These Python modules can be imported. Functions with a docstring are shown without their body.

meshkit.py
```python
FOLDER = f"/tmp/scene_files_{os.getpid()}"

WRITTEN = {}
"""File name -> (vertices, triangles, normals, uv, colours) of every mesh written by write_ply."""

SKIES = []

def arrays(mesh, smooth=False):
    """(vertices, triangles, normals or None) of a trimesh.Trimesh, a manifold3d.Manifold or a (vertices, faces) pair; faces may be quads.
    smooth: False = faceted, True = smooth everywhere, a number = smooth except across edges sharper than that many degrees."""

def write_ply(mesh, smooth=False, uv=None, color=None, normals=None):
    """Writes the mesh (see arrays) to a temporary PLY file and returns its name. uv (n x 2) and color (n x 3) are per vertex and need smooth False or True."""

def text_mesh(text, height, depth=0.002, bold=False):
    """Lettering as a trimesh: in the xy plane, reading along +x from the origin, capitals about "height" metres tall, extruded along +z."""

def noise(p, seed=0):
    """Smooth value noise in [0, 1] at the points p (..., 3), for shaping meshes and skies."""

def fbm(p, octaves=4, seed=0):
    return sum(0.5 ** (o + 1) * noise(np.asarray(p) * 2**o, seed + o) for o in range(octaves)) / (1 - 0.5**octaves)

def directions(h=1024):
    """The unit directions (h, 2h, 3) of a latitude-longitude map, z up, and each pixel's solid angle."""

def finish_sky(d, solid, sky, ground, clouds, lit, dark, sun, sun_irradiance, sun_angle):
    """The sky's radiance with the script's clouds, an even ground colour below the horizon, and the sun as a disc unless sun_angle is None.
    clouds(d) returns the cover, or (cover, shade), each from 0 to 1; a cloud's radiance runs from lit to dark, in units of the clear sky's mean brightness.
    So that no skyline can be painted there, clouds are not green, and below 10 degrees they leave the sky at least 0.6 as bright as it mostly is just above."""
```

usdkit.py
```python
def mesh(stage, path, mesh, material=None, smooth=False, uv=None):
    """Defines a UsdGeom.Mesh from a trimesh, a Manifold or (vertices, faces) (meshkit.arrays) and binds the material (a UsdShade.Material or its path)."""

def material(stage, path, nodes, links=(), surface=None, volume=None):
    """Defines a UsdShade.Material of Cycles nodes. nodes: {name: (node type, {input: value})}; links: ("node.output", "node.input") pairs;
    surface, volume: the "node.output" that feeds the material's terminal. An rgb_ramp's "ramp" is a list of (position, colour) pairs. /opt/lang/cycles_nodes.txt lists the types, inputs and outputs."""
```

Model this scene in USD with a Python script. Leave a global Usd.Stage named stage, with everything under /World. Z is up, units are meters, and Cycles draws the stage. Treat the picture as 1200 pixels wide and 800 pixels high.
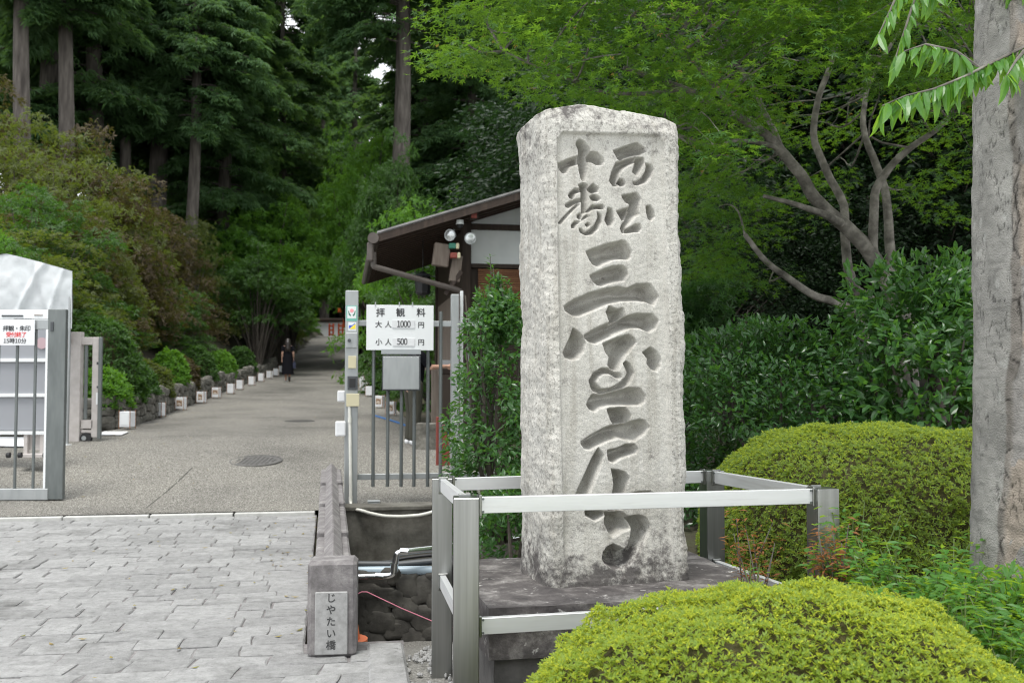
import math, numpy as np, trimesh, usdkit, meshkit
from pxr import Usd, UsdGeom, UsdLux, UsdShade, Sdf, Gf, Vt
from scipy.interpolate import PchipInterpolator
from scipy import ndimage
from shapely.geometry import Polygon
from shapely import affinity

stage = Usd.Stage.CreateInMemory()
UsdGeom.SetStageUpAxis(stage, 'Z')
UsdGeom.SetStageMetersPerUnit(stage, 1.0)
UsdGeom.Xform.Define(stage, '/World')

# ---------------------------------------------------------------- camera, sky, sun, exposure
EYE = 1.45
PITCH = math.atan(50 / 1166.667)
cam = UsdGeom.Camera.Define(stage, '/World/camera')
cam.AddTranslateOp().Set(Gf.Vec3d(0, 0, EYE))
cam.AddRotateXOp().Set(90 + math.degrees(PITCH))
cam.CreateFocalLengthAttr(35.0)
cam.CreateHorizontalApertureAttr(36.0)
cam.CreateClippingRangeAttr(Gf.Vec2f(0.05, 2000))
cam.CreateFStopAttr(4.0)
cam.CreateFocusDistanceAttr(4.9)
cam.CreateExposureAttr(1.15)

SUN_EL, SUN_AZ = math.radians(72), math.radians(-160)       # direction towards the sun (azimuth from +y towards +x)
sky = UsdLux.DomeLight.Define(stage, '/World/sky')
sky.GetPrim().SetCustomDataByKey('kind', 'structure')
sky.GetPrim().SetCustomDataByKey('label', 'pale overcast sky seen in gaps between the treetops')
sky.GetPrim().SetCustomDataByKey('category', 'sky')
sky_m = usdkit.material(stage, '/World/Looks/overcast_sky', {
    'sky': ('sky_texture', {'sky_type': 'single_scattering', 'sun_disc': False, 'sun_elevation': SUN_EL, 'sun_rotation': SUN_AZ}),
    'tc': ('texture_coordinate', {}),
    'n': ('noise_texture', {'scale': 2.2, 'detail': 5.0}),
    'r': ('rgb_ramp', {'ramp': [(0.3, (7.4, 7.7, 8.0)), (0.7, (10.4, 10.5, 10.6))]}),
    'mx': ('mix', {'fac': 0.9}),
    'bg': ('background_shader', {'strength': 0.1})},
    [('tc.generated', 'n.vector'), ('n.fac', 'r.fac'), ('sky.color', 'mx.color1'), ('r.color', 'mx.color2'), ('mx.color', 'bg.color')], surface='bg.background')
UsdShade.MaterialBindingAPI.Apply(sky.GetPrim()).Bind(sky_m)
sun = UsdLux.DistantLight.Define(stage, '/World/sun')
sun.CreateIntensityAttr(0.4)
sun.CreateAngleAttr(18.0)
sun.CreateNormalizeAttr(True)
sun.CreateColorAttr(Gf.Vec3f(1.0, 0.97, 0.92))
sun.AddRotateZOp().Set(-math.degrees(SUN_AZ))
sun.AddRotateXOp().Set(-(90 - math.degrees(SUN_EL)))

# ---------------------------------------------------------------- helpers
F = 1166.667
def px(u, v, d):
    """The point at depth d (world y) that lies at u, v in a 1200 x 800 view: used to lay the place out."""
    x, z = (u - 600) / F, -(v - 400) / F
    Y, Z = math.cos(PITCH) - z * math.sin(PITCH), math.sin(PITCH) + z * math.cos(PITCH)
    return np.array([x / Y * d, d, EYE + Z / Y * d])

used = {}
def numbered(path):
    n = used.get(path, -1) + 1
    used[path] = n
    return path if n == 0 else '%s_%03d' % (path, n)

def say(prim, label=None, cat=None, group=None, kind=None):
    for k, v in (('label', label), ('category', cat), ('group', group), ('kind', kind)):
        if v:
            prim.SetCustomDataByKey(k, v)
    return prim

def thing(name, label, cat, loc=(0, 0, 0), rotz=0, scale=None, group=None, kind=None):
    x = UsdGeom.Xform.Define(stage, numbered('/World/' + name))
    x.AddTranslateOp().Set(Gf.Vec3d(*map(float, loc)))
    x.AddRotateZOp().Set(math.degrees(rotz))
    if scale is not None:
        x.AddScaleOp().Set(Gf.Vec3f(*(map(float, scale) if np.ndim(scale) else [float(scale)] * 3)))
    return say(x.GetPrim(), label, cat, group, kind)

def copy_of(src, label, loc, rotz=0, scale=None, group=None):
    d = src.GetCustomData()
    base = src.GetName()
    if base[-4:-3] == '_' and base[-3:].isdigit():
        base = base[:-4]
    r = thing(base, label, d['category'], loc, rotz, scale, group or d.get('group'))
    r.GetReferences().AddInternalReference(src.GetPath())
    r.SetInstanceable(True)
    return r

def part(parent, name, mesh, m, smooth=False, label=None, kind=None):
    if isinstance(mesh, MB):
        mesh = mesh.out()
    path = numbered((str(parent.GetPath()) if parent is not None else '/World') + '/' + name)
    p = usdkit.mesh(stage, path, mesh, m, smooth=smooth).GetPrim()
    return say(p, label, kind=kind)

def solo(name, mesh, m, label=None, cat=None, group=None, kind=None, smooth=False):
    return say(part(None, name, mesh, m, smooth), label, cat, group, kind)

_d = np.array([[sx, sy, sz] for sx in (-1, 1) for sy in (-1, 1) for sz in (-1, 1)], float)
def _cham(h, b):
    out = []
    for k in range(3):
        q = _d * h
        q = q - _d * b
        q[:, k] = (_d * h)[:, k]
        out.append(q)
    return np.vstack(out)
_t = trimesh.convex.convex_hull(_cham(np.ones(3), 0.2))
_src = _cham(np.ones(3), 0.2)
_idx = np.array([np.argmin(((_src - v) ** 2).sum(1)) for v in _t.vertices])
CHF = _idx[_t.faces]

def rotz(a):
    c, s = math.cos(a), math.sin(a)
    return np.array([[c, -s, 0], [s, c, 0], [0, 0, 1.0]])

class MB:
    """Collects shapes into one mesh."""
    def __init__(self):
        self.v, self.f, self.n = [], [], 0
    def add(self, v, f):
        v = np.asarray(v, float)
        self.v.append(v)
        self.f.append(np.asarray(f, int) + self.n)
        self.n += len(v)
        return self
    def tm(self, m):
        return self.add(m.vertices, m.faces)
    def box(self, c, size, rz=0, bev=0.004, R=None):
        h = np.asarray(size, float) / 2
        v = _cham(h, min(bev, h.min() * 0.45))
        return self.add(v @ (rotz(rz) if R is None else R).T + np.asarray(c, float), CHF)
    def beam(self, a, b, w, t, bev=0.003, up=(0, 0, 1)):
        """A bar from a to b, w wide across, t tall along up."""
        a, b = np.asarray(a, float), np.asarray(b, float)
        x = b - a
        L = np.linalg.norm(x)
        x = x / L
        y = np.cross(up, x)
        y /= np.linalg.norm(y)
        return self.box((a + b) / 2, (L, w, t), bev=bev, R=np.stack([x, y, np.cross(x, y)], 1))
    def tube(self, pts, r, n=8, caps=True):
        pts = np.asarray(pts, float)
        r = np.broadcast_to(r, len(pts))
        tan = np.gradient(pts, axis=0)
        tan /= np.linalg.norm(tan, axis=1, keepdims=True) + 1e-12
        ref = np.array([0, 0, 1.0]) if abs(tan[0][2]) < 0.9 else np.array([1.0, 0, 0])
        a = np.cross(tan[0], ref); a /= np.linalg.norm(a)
        rings = []
        th = np.linspace(0, 2 * np.pi, n, endpoint=False)
        for p, t, rr in zip(pts, tan, r):
            a = a - t * (a @ t); a /= np.linalg.norm(a)
            b = np.cross(t, a)
            rings.append(p + rr * (np.cos(th)[:, None] * a + np.sin(th)[:, None] * b))
        v = np.vstack(rings)
        i = np.arange(n); j = (i + 1) % n
        f = []
        for k in range(len(pts) - 1):
            o = k * n
            f += [np.stack([o + i, o + j, o + n + j], 1), np.stack([o + i, o + n + j, o + n + i], 1)]
        if caps:
            v = np.vstack([v, pts[:1], pts[-1:]])
            f += [np.stack([j, i, np.full(n, len(v) - 2)], 1), np.stack([(len(pts) - 1) * n + i, (len(pts) - 1) * n + j, np.full(n, len(v) - 1)], 1)]
        return self.add(v, np.vstack(f))
    def poly(self, poly, depth, M):
        """Extrudes a shapely polygon (local xy, +z) and places it with the 4 x 4 matrix M."""
        for g in getattr(poly, 'geoms', [poly]):
            if g.area <= 0:
                continue
            m = trimesh.creation.extrude_polygon(g, depth, engine='earcut')
            m.apply_transform(M)
            self.tm(m)
        return self
    def out(self):
        return np.vstack(self.v), np.vstack(self.f)
    def mapped(self, fn):
        v, f = self.out()
        return fn(v), f

def grid_faces(nu, nv, closed_u=False):
    """Faces of a (nv, nu) grid of vertices, row-major."""
    i, j = np.meshgrid(np.arange(nu if closed_u else nu - 1), np.arange(nv - 1))
    i, j = i.ravel(), j.ravel()
    i2 = (i + 1) % nu
    a, b, c, d = j * nu + i, j * nu + i2, (j + 1) * nu + i2, (j + 1) * nu + i
    return np.vstack([np.stack([a, b, c], 1), np.stack([a, c, d], 1)])

def frame(origin, x, up=(0, 0, 1)):
    """4 x 4: local x along x, local y along up, local z out of the plane (towards the viewer for a wall seen along +y)."""
    x = np.asarray(x, float); x /= np.linalg.norm(x)
    y = np.asarray(up, float); y = y - x * (x @ y); y /= np.linalg.norm(y)
    M = np.eye(4)
    M[:3, 0], M[:3, 1], M[:3, 2], M[:3, 3] = x, y, np.cross(x, y), origin
    return M

def glyph(ch):
    adv, s = GLYPHS[ch]
    out = []
    for p in s.split(';'):
        rings = [[tuple(map(float, q.split(','))) for q in r.split()] for r in p.split('|')]
        out.append(Polygon(rings[0], rings[1:]).buffer(0))
    return adv, out

def text(mb, s, M, h, depth=0.0015, spread=1.0, squeeze=1.0):
    """Letters h tall from the local origin along local x."""
    x = 0.0
    for ch in s:
        if ch == ' ':
            x += h * 0.6
            continue
        adv, ps = glyph(ch)
        for p in ps:
            q = affinity.affine_transform(p, [h / 88 * squeeze, 0, 0, h / 88, x, 0])
            mb.poly(q, depth, M)
        x += adv * h / 88 * spread * squeeze
    return x

# ---------------------------------------------------------------- materials
def mat(name, nodes, links, surface):
    return usdkit.material(stage, '/World/Looks/' + name, nodes, links, surface=surface)

def plain(name, col, rough=0.5, metallic=0.0, spec=0.5, **kw):
    return mat(name, {'p': ('principled_bsdf', {'base_color': col, 'roughness': rough, 'metallic': metallic, 'specular_ior_level': spec, **kw})}, [], 'p.BSDF')

def mottled(name, stops, scale, rough=0.8, bump=0.0, bscale=None, detail=6.0, metallic=0.0, stretch=(1, 1, 1), spots=None, spec=0.4, nrough=0.6, bdist=0.01, obj=False):
    """Colour from noise through a ramp, fine relief from a second noise. spots = (colour, scale, low, high): patches of another colour."""
    n = {'g': ('geometry', {}) if not obj else ('texture_coordinate', {}), 'm': ('mapping', {'scale': stretch}), 'n': ('noise_texture', {'scale': scale, 'detail': detail, 'roughness': nrough}),
         'r': ('rgb_ramp', {'ramp': stops}), 'p': ('principled_bsdf', {'roughness': rough, 'metallic': metallic, 'specular_ior_level': spec})}
    l = [('g.object' if obj else 'g.position', 'm.vector'), ('m.vector', 'n.vector'), ('n.fac', 'r.fac')]
    col = 'r.color'
    for k, (c, sc, lo, hi) in enumerate(spots or []):
        n['s%d' % k] = ('noise_texture', {'scale': sc, 'detail': 7.0, 'roughness': 0.68})
        n['q%d' % k] = ('map_range', {'from_min': lo, 'from_max': hi, 'clamp': True})
        n['x%d' % k] = ('mix', {'color2': c})
        l += [('m.vector', 's%d.vector' % k), ('s%d.fac' % k, 'q%d.value' % k), ('q%d.result' % k, 'x%d.fac' % k), (col, 'x%d.color1' % k)]
        col = 'x%d.color' % k
    l.append((col, 'p.base_color'))
    if bump:
        n['bn'] = ('noise_texture', {'scale': bscale or scale * 3, 'detail': 5.0, 'roughness': 0.7})
        n['b'] = ('bump', {'strength': bump, 'distance': bdist})
        l += [('m.vector', 'bn.vector'), ('bn.fac', 'b.height'), ('b.normal', 'p.normal')]
    return mat(name, n, l, 'p.BSDF')

def leafy(name, stops, rough=0.45, trans=0.3, clump=1.2, shift=0.35, spec=0.35, tcol=None, gain=1.0):
    """Leaves: colour differs leaf by leaf and clump by clump, some light passes through."""
    stops = [(a, tuple(gain * q for q in c)) for a, c in stops]
    mid = stops[len(stops) // 2][1]
    tcol = tcol or tuple(min(1, c * k) for c, k in zip(mid, (1.5, 1.6, 0.8)))
    n = {'g': ('geometry', {}), 'n': ('noise_texture', {'scale': clump, 'detail': 3.0}), 'a': ('math', {'math_type': 'multiply_add', 'value2': shift * 2, 'value3': -shift}),
         'ad': ('math', {'math_type': 'add'}), 'r': ('rgb_ramp', {'ramp': stops}), 'p': ('principled_bsdf', {'roughness': rough, 'specular_ior_level': spec}),
         't': ('translucent_bsdf', {'color': tcol}), 'mx': ('mix_closure', {'fac': trans})}
    l = [('g.position', 'n.vector'), ('n.fac', 'a.value1'), ('a.value', 'ad.value1'), ('g.random_per_island', 'ad.value2'), ('ad.value', 'r.fac'), ('r.color', 'p.base_color'),
         ('p.BSDF', 'mx.closure1'), ('t.BSDF', 'mx.closure2')]
    return mat(name, n, l, 'mx.closure')

M = {}
M['steel'] = mottled('brushed_steel', [(0.3, (0.24, 0.245, 0.235)), (0.7, (0.33, 0.335, 0.325))], 40, rough=0.27, metallic=1.0, stretch=(1, 1, 0.03), bump=0.03, bscale=160, spots=[((0.16, 0.15, 0.13), 3.0, 0.58, 0.8)])
M['steel_rail'] = mottled('steel_rail', [(0.3, (0.56, 0.57, 0.57)), (0.7, (0.64, 0.65, 0.65))], 30, rough=0.42, metallic=0.6, stretch=(0.05, 0.05, 1), bump=0.03, bscale=160, spots=[((0.4, 0.39, 0.37), 14, 0.6, 0.85)])
M['alu'] = mottled('aluminium', [(0.3, (0.3, 0.315, 0.315)), (0.7, (0.37, 0.385, 0.385))], 12, rough=0.45, metallic=0.7, stretch=(1, 1, 0.2))
M['alu_dark'] = mottled('aluminium_grey', [(0.3, (0.12, 0.132, 0.13)), (0.7, (0.17, 0.185, 0.18))], 12, rough=0.5, metallic=0.6, stretch=(1, 1, 0.2))
M['white'] = plain('white_enamel', (0.66, 0.68, 0.685), 0.45)
M['white_p'] = mottled('white_paper', [(0.3, (0.58, 0.59, 0.6)), (0.7, (0.68, 0.69, 0.7))], 6, rough=0.75)
M['ink'] = plain('black_ink', (0.02, 0.02, 0.022), 0.6)
M['red_ink'] = plain('red_ink', (0.6, 0.03, 0.03), 0.6)
M['greybox'] = plain('grey_enamel', (0.3, 0.32, 0.33), 0.5)
M['darkgrey'] = plain('dark_grey_plastic', (0.05, 0.055, 0.06), 0.5)
M['black'] = plain('black_rubber', (0.012, 0.012, 0.013), 0.6)
M['cream'] = plain('cream_plastic', (0.5, 0.46, 0.31), 0.5)
M['pipe_white'] = mottled('white_plastic', [(0.3, (0.55, 0.55, 0.5)), (0.7, (0.68, 0.67, 0.62))], 9, rough=0.5)
M['pipe_blue'] = plain('bluegrey_pipe', (0.32, 0.4, 0.46), 0.4)
M['chrome'] = plain('polished_pipe', (0.7, 0.71, 0.72), 0.16, 1.0)
M['orange'] = plain('orange_plastic', (0.5, 0.13, 0.05), 0.6)
M['pink'] = plain('pink_string', (0.6, 0.2, 0.28), 0.7)
M['red'] = plain('faded_red', (0.2, 0.04, 0.028), 0.6)
M['vermilion'] = mottled('vermilion_paint', [(0.3, (0.62, 0.09, 0.015)), (0.7, (0.75, 0.14, 0.03))], 3, rough=0.5)
M['teal'] = plain('teal_print', (0.14, 0.4, 0.33), 0.5)
M['green_print'] = plain('green_print', (0.03, 0.16, 0.11), 0.5)
M['pink_print'] = plain('pink_print', (0.75, 0.3, 0.33), 0.5)
M['blue_print'] = plain('blue_print', (0.03, 0.08, 0.5), 0.5)
M['yellow_print'] = plain('yellow_print', (0.8, 0.62, 0.03), 0.5)
M['brown_print'] = mottled('brown_print', [(0.35, (0.1, 0.06, 0.04)), (0.5, (0.35, 0.24, 0.16)), (0.65, (0.58, 0.55, 0.48))], 25, rough=0.7, obj=True)
M['navy'] = plain('navy_leather', (0.01, 0.014, 0.04), 0.5)
M['tent'] = mottled('tent_canvas', [(0.3, (0.47, 0.5, 0.51)), (0.7, (0.55, 0.57, 0.58))], 2.5, rough=0.6, bump=0.15, bscale=5, bdist=0.05)
M['screen'] = plain('grey_polycarbonate', (0.26, 0.27, 0.29), 0.45)
M['beige'] = mottled('beige_grey_metal', [(0.3, (0.38, 0.35, 0.33)), (0.7, (0.48, 0.45, 0.43))], 8, rough=0.55)
M['wood'] = mottled('dark_wood', [(0.3, (0.022, 0.013, 0.009)), (0.55, (0.038, 0.024, 0.017)), (0.75, (0.06, 0.04, 0.029))], 22, rough=0.65, stretch=(1, 1, 0.12), bump=0.3)
M['wood_roof'] = mottled('roof_wood', [(0.3, (0.03, 0.016, 0.01)), (0.7, (0.06, 0.034, 0.022))], 9, rough=0.65, bump=0.2)
M['wood_grey'] = mottled('weathered_wood', [(0.3, (0.13, 0.1, 0.08)), (0.7, (0.24, 0.2, 0.17))], 16, rough=0.75, stretch=(1, 1, 0.12), bump=0.3)
M['reed'] = mottled('reed_blind', [(0.3, (0.17, 0.07, 0.035)), (0.7, (0.32, 0.16, 0.08))], 30, rough=0.7, stretch=(0.1, 0.1, 1))
M['plaster'] = mottled('white_plaster', [(0.3, (0.6, 0.63, 0.63)), (0.7, (0.7, 0.72, 0.72))], 3, rough=0.8)
M['roof_metal'] = mottled('roof_sheet', [(0.3, (0.2, 0.19, 0.19)), (0.7, (0.32, 0.31, 0.31))], 5, rough=0.4, metallic=0.5)
M['gutter'] = mottled('brown_gutter', [(0.3, (0.06, 0.05, 0.045)), (0.7, (0.1, 0.085, 0.075))], 5, rough=0.5)
M['glass'] = plain('lamp_glass', (0.5, 0.52, 0.52), 0.12, 0.6)
M['concrete'] = mottled('mossy_concrete', [(0.3, (0.05, 0.046, 0.038)), (0.5, (0.12, 0.115, 0.1)), (0.7, (0.2, 0.19, 0.17))], 3.5, rough=0.9, bump=0.4, bscale=40, detail=9.0, nrough=0.7)
M['pale_concrete'] = mottled('pale_concrete', [(0.3, (0.24, 0.24, 0.22)), (0.7, (0.4, 0.4, 0.38))], 5, rough=0.9, bump=0.4, bscale=50, detail=9.0)
M['parapet'] = mottled('parapet_stone', [(0.25, (0.075, 0.07, 0.068)), (0.5, (0.16, 0.15, 0.15)), (0.7, (0.28, 0.27, 0.26))], 9, rough=0.9, bump=0.4, bscale=70, detail=9.0, nrough=0.72)
M['plate'] = mottled('name_plate_stone', [(0.3, (0.22, 0.22, 0.215)), (0.7, (0.33, 0.33, 0.325))], 30, rough=0.8, bump=0.2, bscale=150)
M['plate_ink'] = plain('carved_dark', (0.05, 0.05, 0.05), 0.9)
M['boulder'] = mottled('boulder', [(0.25, (0.02, 0.019, 0.017)), (0.5, (0.055, 0.052, 0.046)), (0.75, (0.12, 0.115, 0.1))], 6, rough=0.85, bump=0.5, bscale=25, detail=9.0)
M['wall_stone'] = mottled('wall_stone', [(0.3, (0.035, 0.034, 0.027)), (0.5, (0.11, 0.105, 0.09)), (0.72, (0.26, 0.25, 0.22))], 5, rough=0.9, bump=0.5, bscale=14, detail=8.0, nrough=0.7)
M['mortar'] = mottled('dark_mortar', [(0.3, (0.03, 0.029, 0.025)), (0.7, (0.085, 0.08, 0.07))], 6, rough=0.95, bump=0.5, bscale=40)
M['soil'] = mottled('soil', [(0.3, (0.018, 0.014, 0.01)), (0.5, (0.04, 0.035, 0.022)), (0.7, (0.05, 0.06, 0.022))], 1.7, rough=0.95, bump=0.6, bscale=12, bdist=0.05, detail=9.0)
M['gravel'] = mottled('gravel', [(0.3, (0.09, 0.088, 0.08)), (0.5, (0.19, 0.185, 0.17)), (0.7, (0.33, 0.32, 0.3))], 70, rough=0.95, bump=0.8, bscale=60, bdist=0.02)
M['edging'] = mottled('edging_stone', [(0.3, (0.34, 0.34, 0.32)), (0.7, (0.47, 0.47, 0.45))], 12, rough=0.85, bump=0.2)
for k, (a, b) in enumerate(((0.215, 0.31), (0.19, 0.28), (0.235, 0.335))):
    M['paver%d' % k] = mottled('paver_tone_%s' % 'abc'[k], [(0.28, (a * 0.62, a * 0.62, a * 0.61)), (0.45, (a, a, a * 0.985)), (0.7, (b, b, b * 0.985))], 13, rough=0.85, bump=0.9, bscale=45, bdist=0.012, detail=9.0, nrough=0.78,
                               spots=[((0.09, 0.09, 0.085), 1.3, 0.55, 0.75), ((0.07, 0.07, 0.062), 30, 0.62, 0.7)])
M['iron'] = mottled('cast_iron', [(0.3, (0.06, 0.058, 0.055)), (0.7, (0.12, 0.115, 0.11))], 30, rough=0.7, bump=0.6, bscale=60)
# exposed-aggregate road: small pebbles of several tones
M['road'] = mat('aggregate_road', {
    'g': ('geometry', {}), 'v': ('voronoi_texture', {'scale': 105.0}), 'w': ('white_noise_texture', {}), 'r': ('rgb_ramp', {'ramp': [(0.0, (0.065, 0.062, 0.054)), (0.35, (0.125, 0.118, 0.103)), (0.7, (0.19, 0.181, 0.16)), (1.0, (0.36, 0.35, 0.32))]}),
    'n': ('noise_texture', {'scale': 0.5, 'detail': 6.0}), 'q': ('rgb_ramp', {'ramp': [(0.3, (0.55, 0.55, 0.55)), (0.5, (0.95, 0.95, 0.95)), (0.7, (1.1, 1.1, 1.08))]}), 'x': ('mix', {'mix_type': 'multiply', 'fac': 1.0}),
    'b': ('bump', {'strength': 0.6, 'distance': 0.008, 'invert': True}), 'p': ('principled_bsdf', {'roughness': 0.8, 'specular_ior_level': 0.3})},
    [('g.position', 'v.vector'), ('v.color', 'w.vector'), ('w.value', 'r.fac'), ('g.position', 'n.vector'), ('n.fac', 'q.fac'), ('r.color', 'x.color1'), ('q.color', 'x.color2'), ('x.color', 'p.base_color'),
     ('v.distance', 'b.height'), ('b.normal', 'p.normal')], 'p.BSDF')

def granite(name, stain):
    """Pale granite: grains, grey weather patches, dark lichen where 'stain' (a list of (z from, z to) ramps) says they gather."""
    n = {'g': ('geometry', {}), 'o': ('texture_coordinate', {}), 's': ('separate_xyz', {}), 'n': ('noise_texture', {'scale': 5.0, 'detail': 9.0, 'roughness': 0.72}), 'r': ('rgb_ramp', {'ramp': [(0.28, (0.29, 0.282, 0.26)), (0.45, (0.415, 0.405, 0.374)), (0.7, (0.505, 0.495, 0.462))]}),
         'v': ('noise_texture', {'scale': 190.0, 'detail': 2.0}), 'vr': ('rgb_ramp', {'ramp': [(0.3, (0.72, 0.72, 0.71)), (0.5, (1, 1, 1)), (0.66, (1.1, 1.1, 1.08))]}), 'x': ('mix', {'mix_type': 'multiply', 'fac': 1.0}),
         'd': ('noise_texture', {'scale': 9.0, 'detail': 9.0, 'roughness': 0.75}), 'bo': ('attribute', {'attribute': 'border'}), 'd2': ('noise_texture', {'scale': 62.0, 'detail': 6.0, 'roughness': 0.7}), 'dm': ('math', {'math_type': 'multiply_add', 'value2': 0.16}), 'dk': ('map_range', {'from_min': 0.68, 'from_max': 0.76, 'clamp': True, 'to_max': 0.55}), 'y2': ('mix', {'color2': (0.1, 0.095, 0.085)}), 'y': ('mix', {'color2': (0.075, 0.068, 0.066)}),
         'bn': ('noise_texture', {'scale': 120.0, 'detail': 4.0}), 'b': ('bump', {'strength': 0.35, 'distance': 0.006}), 'p': ('principled_bsdf', {'roughness': 0.9, 'specular_ior_level': 0.2})}
    l = [('o.object', 'n.vector'), ('n.fac', 'r.fac'), ('o.object', 'v.vector'), ('v.fac', 'vr.fac'), ('vr.color', 'x.color2'), ('o.object', 'd.vector'), ('o.object', 's.vector'), ('o.object', 'bn.vector'), ('bn.fac', 'b.height'), ('b.normal', 'p.normal')]
    last = 'd.fac'
    n |= {'mp': ('mapping', {'scale': (16.0, 16.0, 1.1)}), 'sn': ('noise_texture', {'scale': 1.0, 'detail': 6.0, 'roughness': 0.65}), 'sr': ('rgb_ramp', {'ramp': [(0.36, (0.8, 0.79, 0.77)), (0.52, (1, 1, 1))]}), 'sx': ('mix', {'mix_type': 'multiply', 'fac': 1.0})}
    l += [('o.object', 'mp.vector'), ('mp.vector', 'sn.vector'), ('sn.fac', 'sr.fac'), ('r.color', 'sx.color1'), ('sr.color', 'sx.color2'), ('sx.color', 'x.color1')]
    for k, (z0, z1, amount) in enumerate(stain):
        n['z%d' % k] = ('map_range', {'from_min': z0, 'from_max': z1, 'to_min': 0.0, 'to_max': amount, 'clamp': True})
        n['a%d' % k] = ('math', {'math_type': 'add'})
        l += [('s.z', 'z%d.value' % k), ('z%d.result' % k, 'a%d.value1' % k), (last, 'a%d.value2' % k)]
        last = 'a%d.value' % k
    n['m'] = ('map_range', {'from_min': 0.6, 'from_max': 0.74, 'clamp': True, 'to_max': 0.92})
    l += [(last, 'm.value'), ('m.result', 'y.fac'), ('o.object', 'd2.vector'), ('bo.fac', 'dm.value1'), ('d2.fac', 'dm.value3'), ('dm.value', 'dk.value'), ('dk.result', 'y2.fac'), ('x.color', 'y2.color1'), ('y2.color', 'y.color1'), ('y.color', 'p.base_color')]
    return mat(name, n, l, 'p.BSDF')

M['granite'] = granite('pale_granite', [(0.34, 0.0, 0.25), (1.95, 2.27, 0.16)])
M['slab'] = mottled('lichen_slab', [(0.3, (0.028, 0.025, 0.025)), (0.5, (0.075, 0.068, 0.066)), (0.66, (0.2, 0.19, 0.18))], 7, rough=0.9, bump=0.5, bscale=60, detail=9.0, nrough=0.72, spots=[((0.42, 0.41, 0.39), 16, 0.6, 0.7)])
M['slab_side'] = mottled('slab_side', [(0.35, (0.04, 0.037, 0.035)), (0.5, (0.17, 0.165, 0.155)), (0.62, (0.32, 0.315, 0.3))], 5, rough=0.9, bump=0.4, bscale=50, detail=9.0, nrough=0.75, stretch=(1, 1, 0.5))
M['slab_low'] = mottled('slab_low', [(0.3, (0.035, 0.033, 0.032)), (0.7, (0.11, 0.105, 0.1))], 7, rough=0.9, bump=0.4, bscale=50, detail=9.0)
M['bark_pale'] = mottled('grey_bark', [(0.3, (0.045, 0.038, 0.033)), (0.5, (0.095, 0.083, 0.072)), (0.7, (0.16, 0.142, 0.124))], 5, rough=0.9, bump=0.6, bscale=9, stretch=(1.6, 1.6, 0.22), bdist=0.04, detail=8.0)
M['bark_dark'] = mottled('dark_bark', [(0.3, (0.03, 0.025, 0.02)), (0.7, (0.1, 0.085, 0.07))], 6, rough=0.9, bump=0.6, bscale=12, stretch=(1, 1, 0.25), bdist=0.03)
M['bark_maple'] = mottled('maple_bark', [(0.3, (0.045, 0.041, 0.034)), (0.5, (0.115, 0.106, 0.09)), (0.7, (0.22, 0.205, 0.178))], 9, rough=0.85, bump=0.3, bscale=25)
M['skin'] = plain('skin', (0.5, 0.3, 0.22), 0.5)
M['cloth_black'] = plain('black_cloth', (0.006, 0.006, 0.008), 0.9, spec=0.1)
M['hair'] = plain('dark_hair', (0.012, 0.008, 0.006), 0.45)
M['cloth_olive'] = plain('olive_cloth', (0.035, 0.034, 0.024), 0.9)
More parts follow.
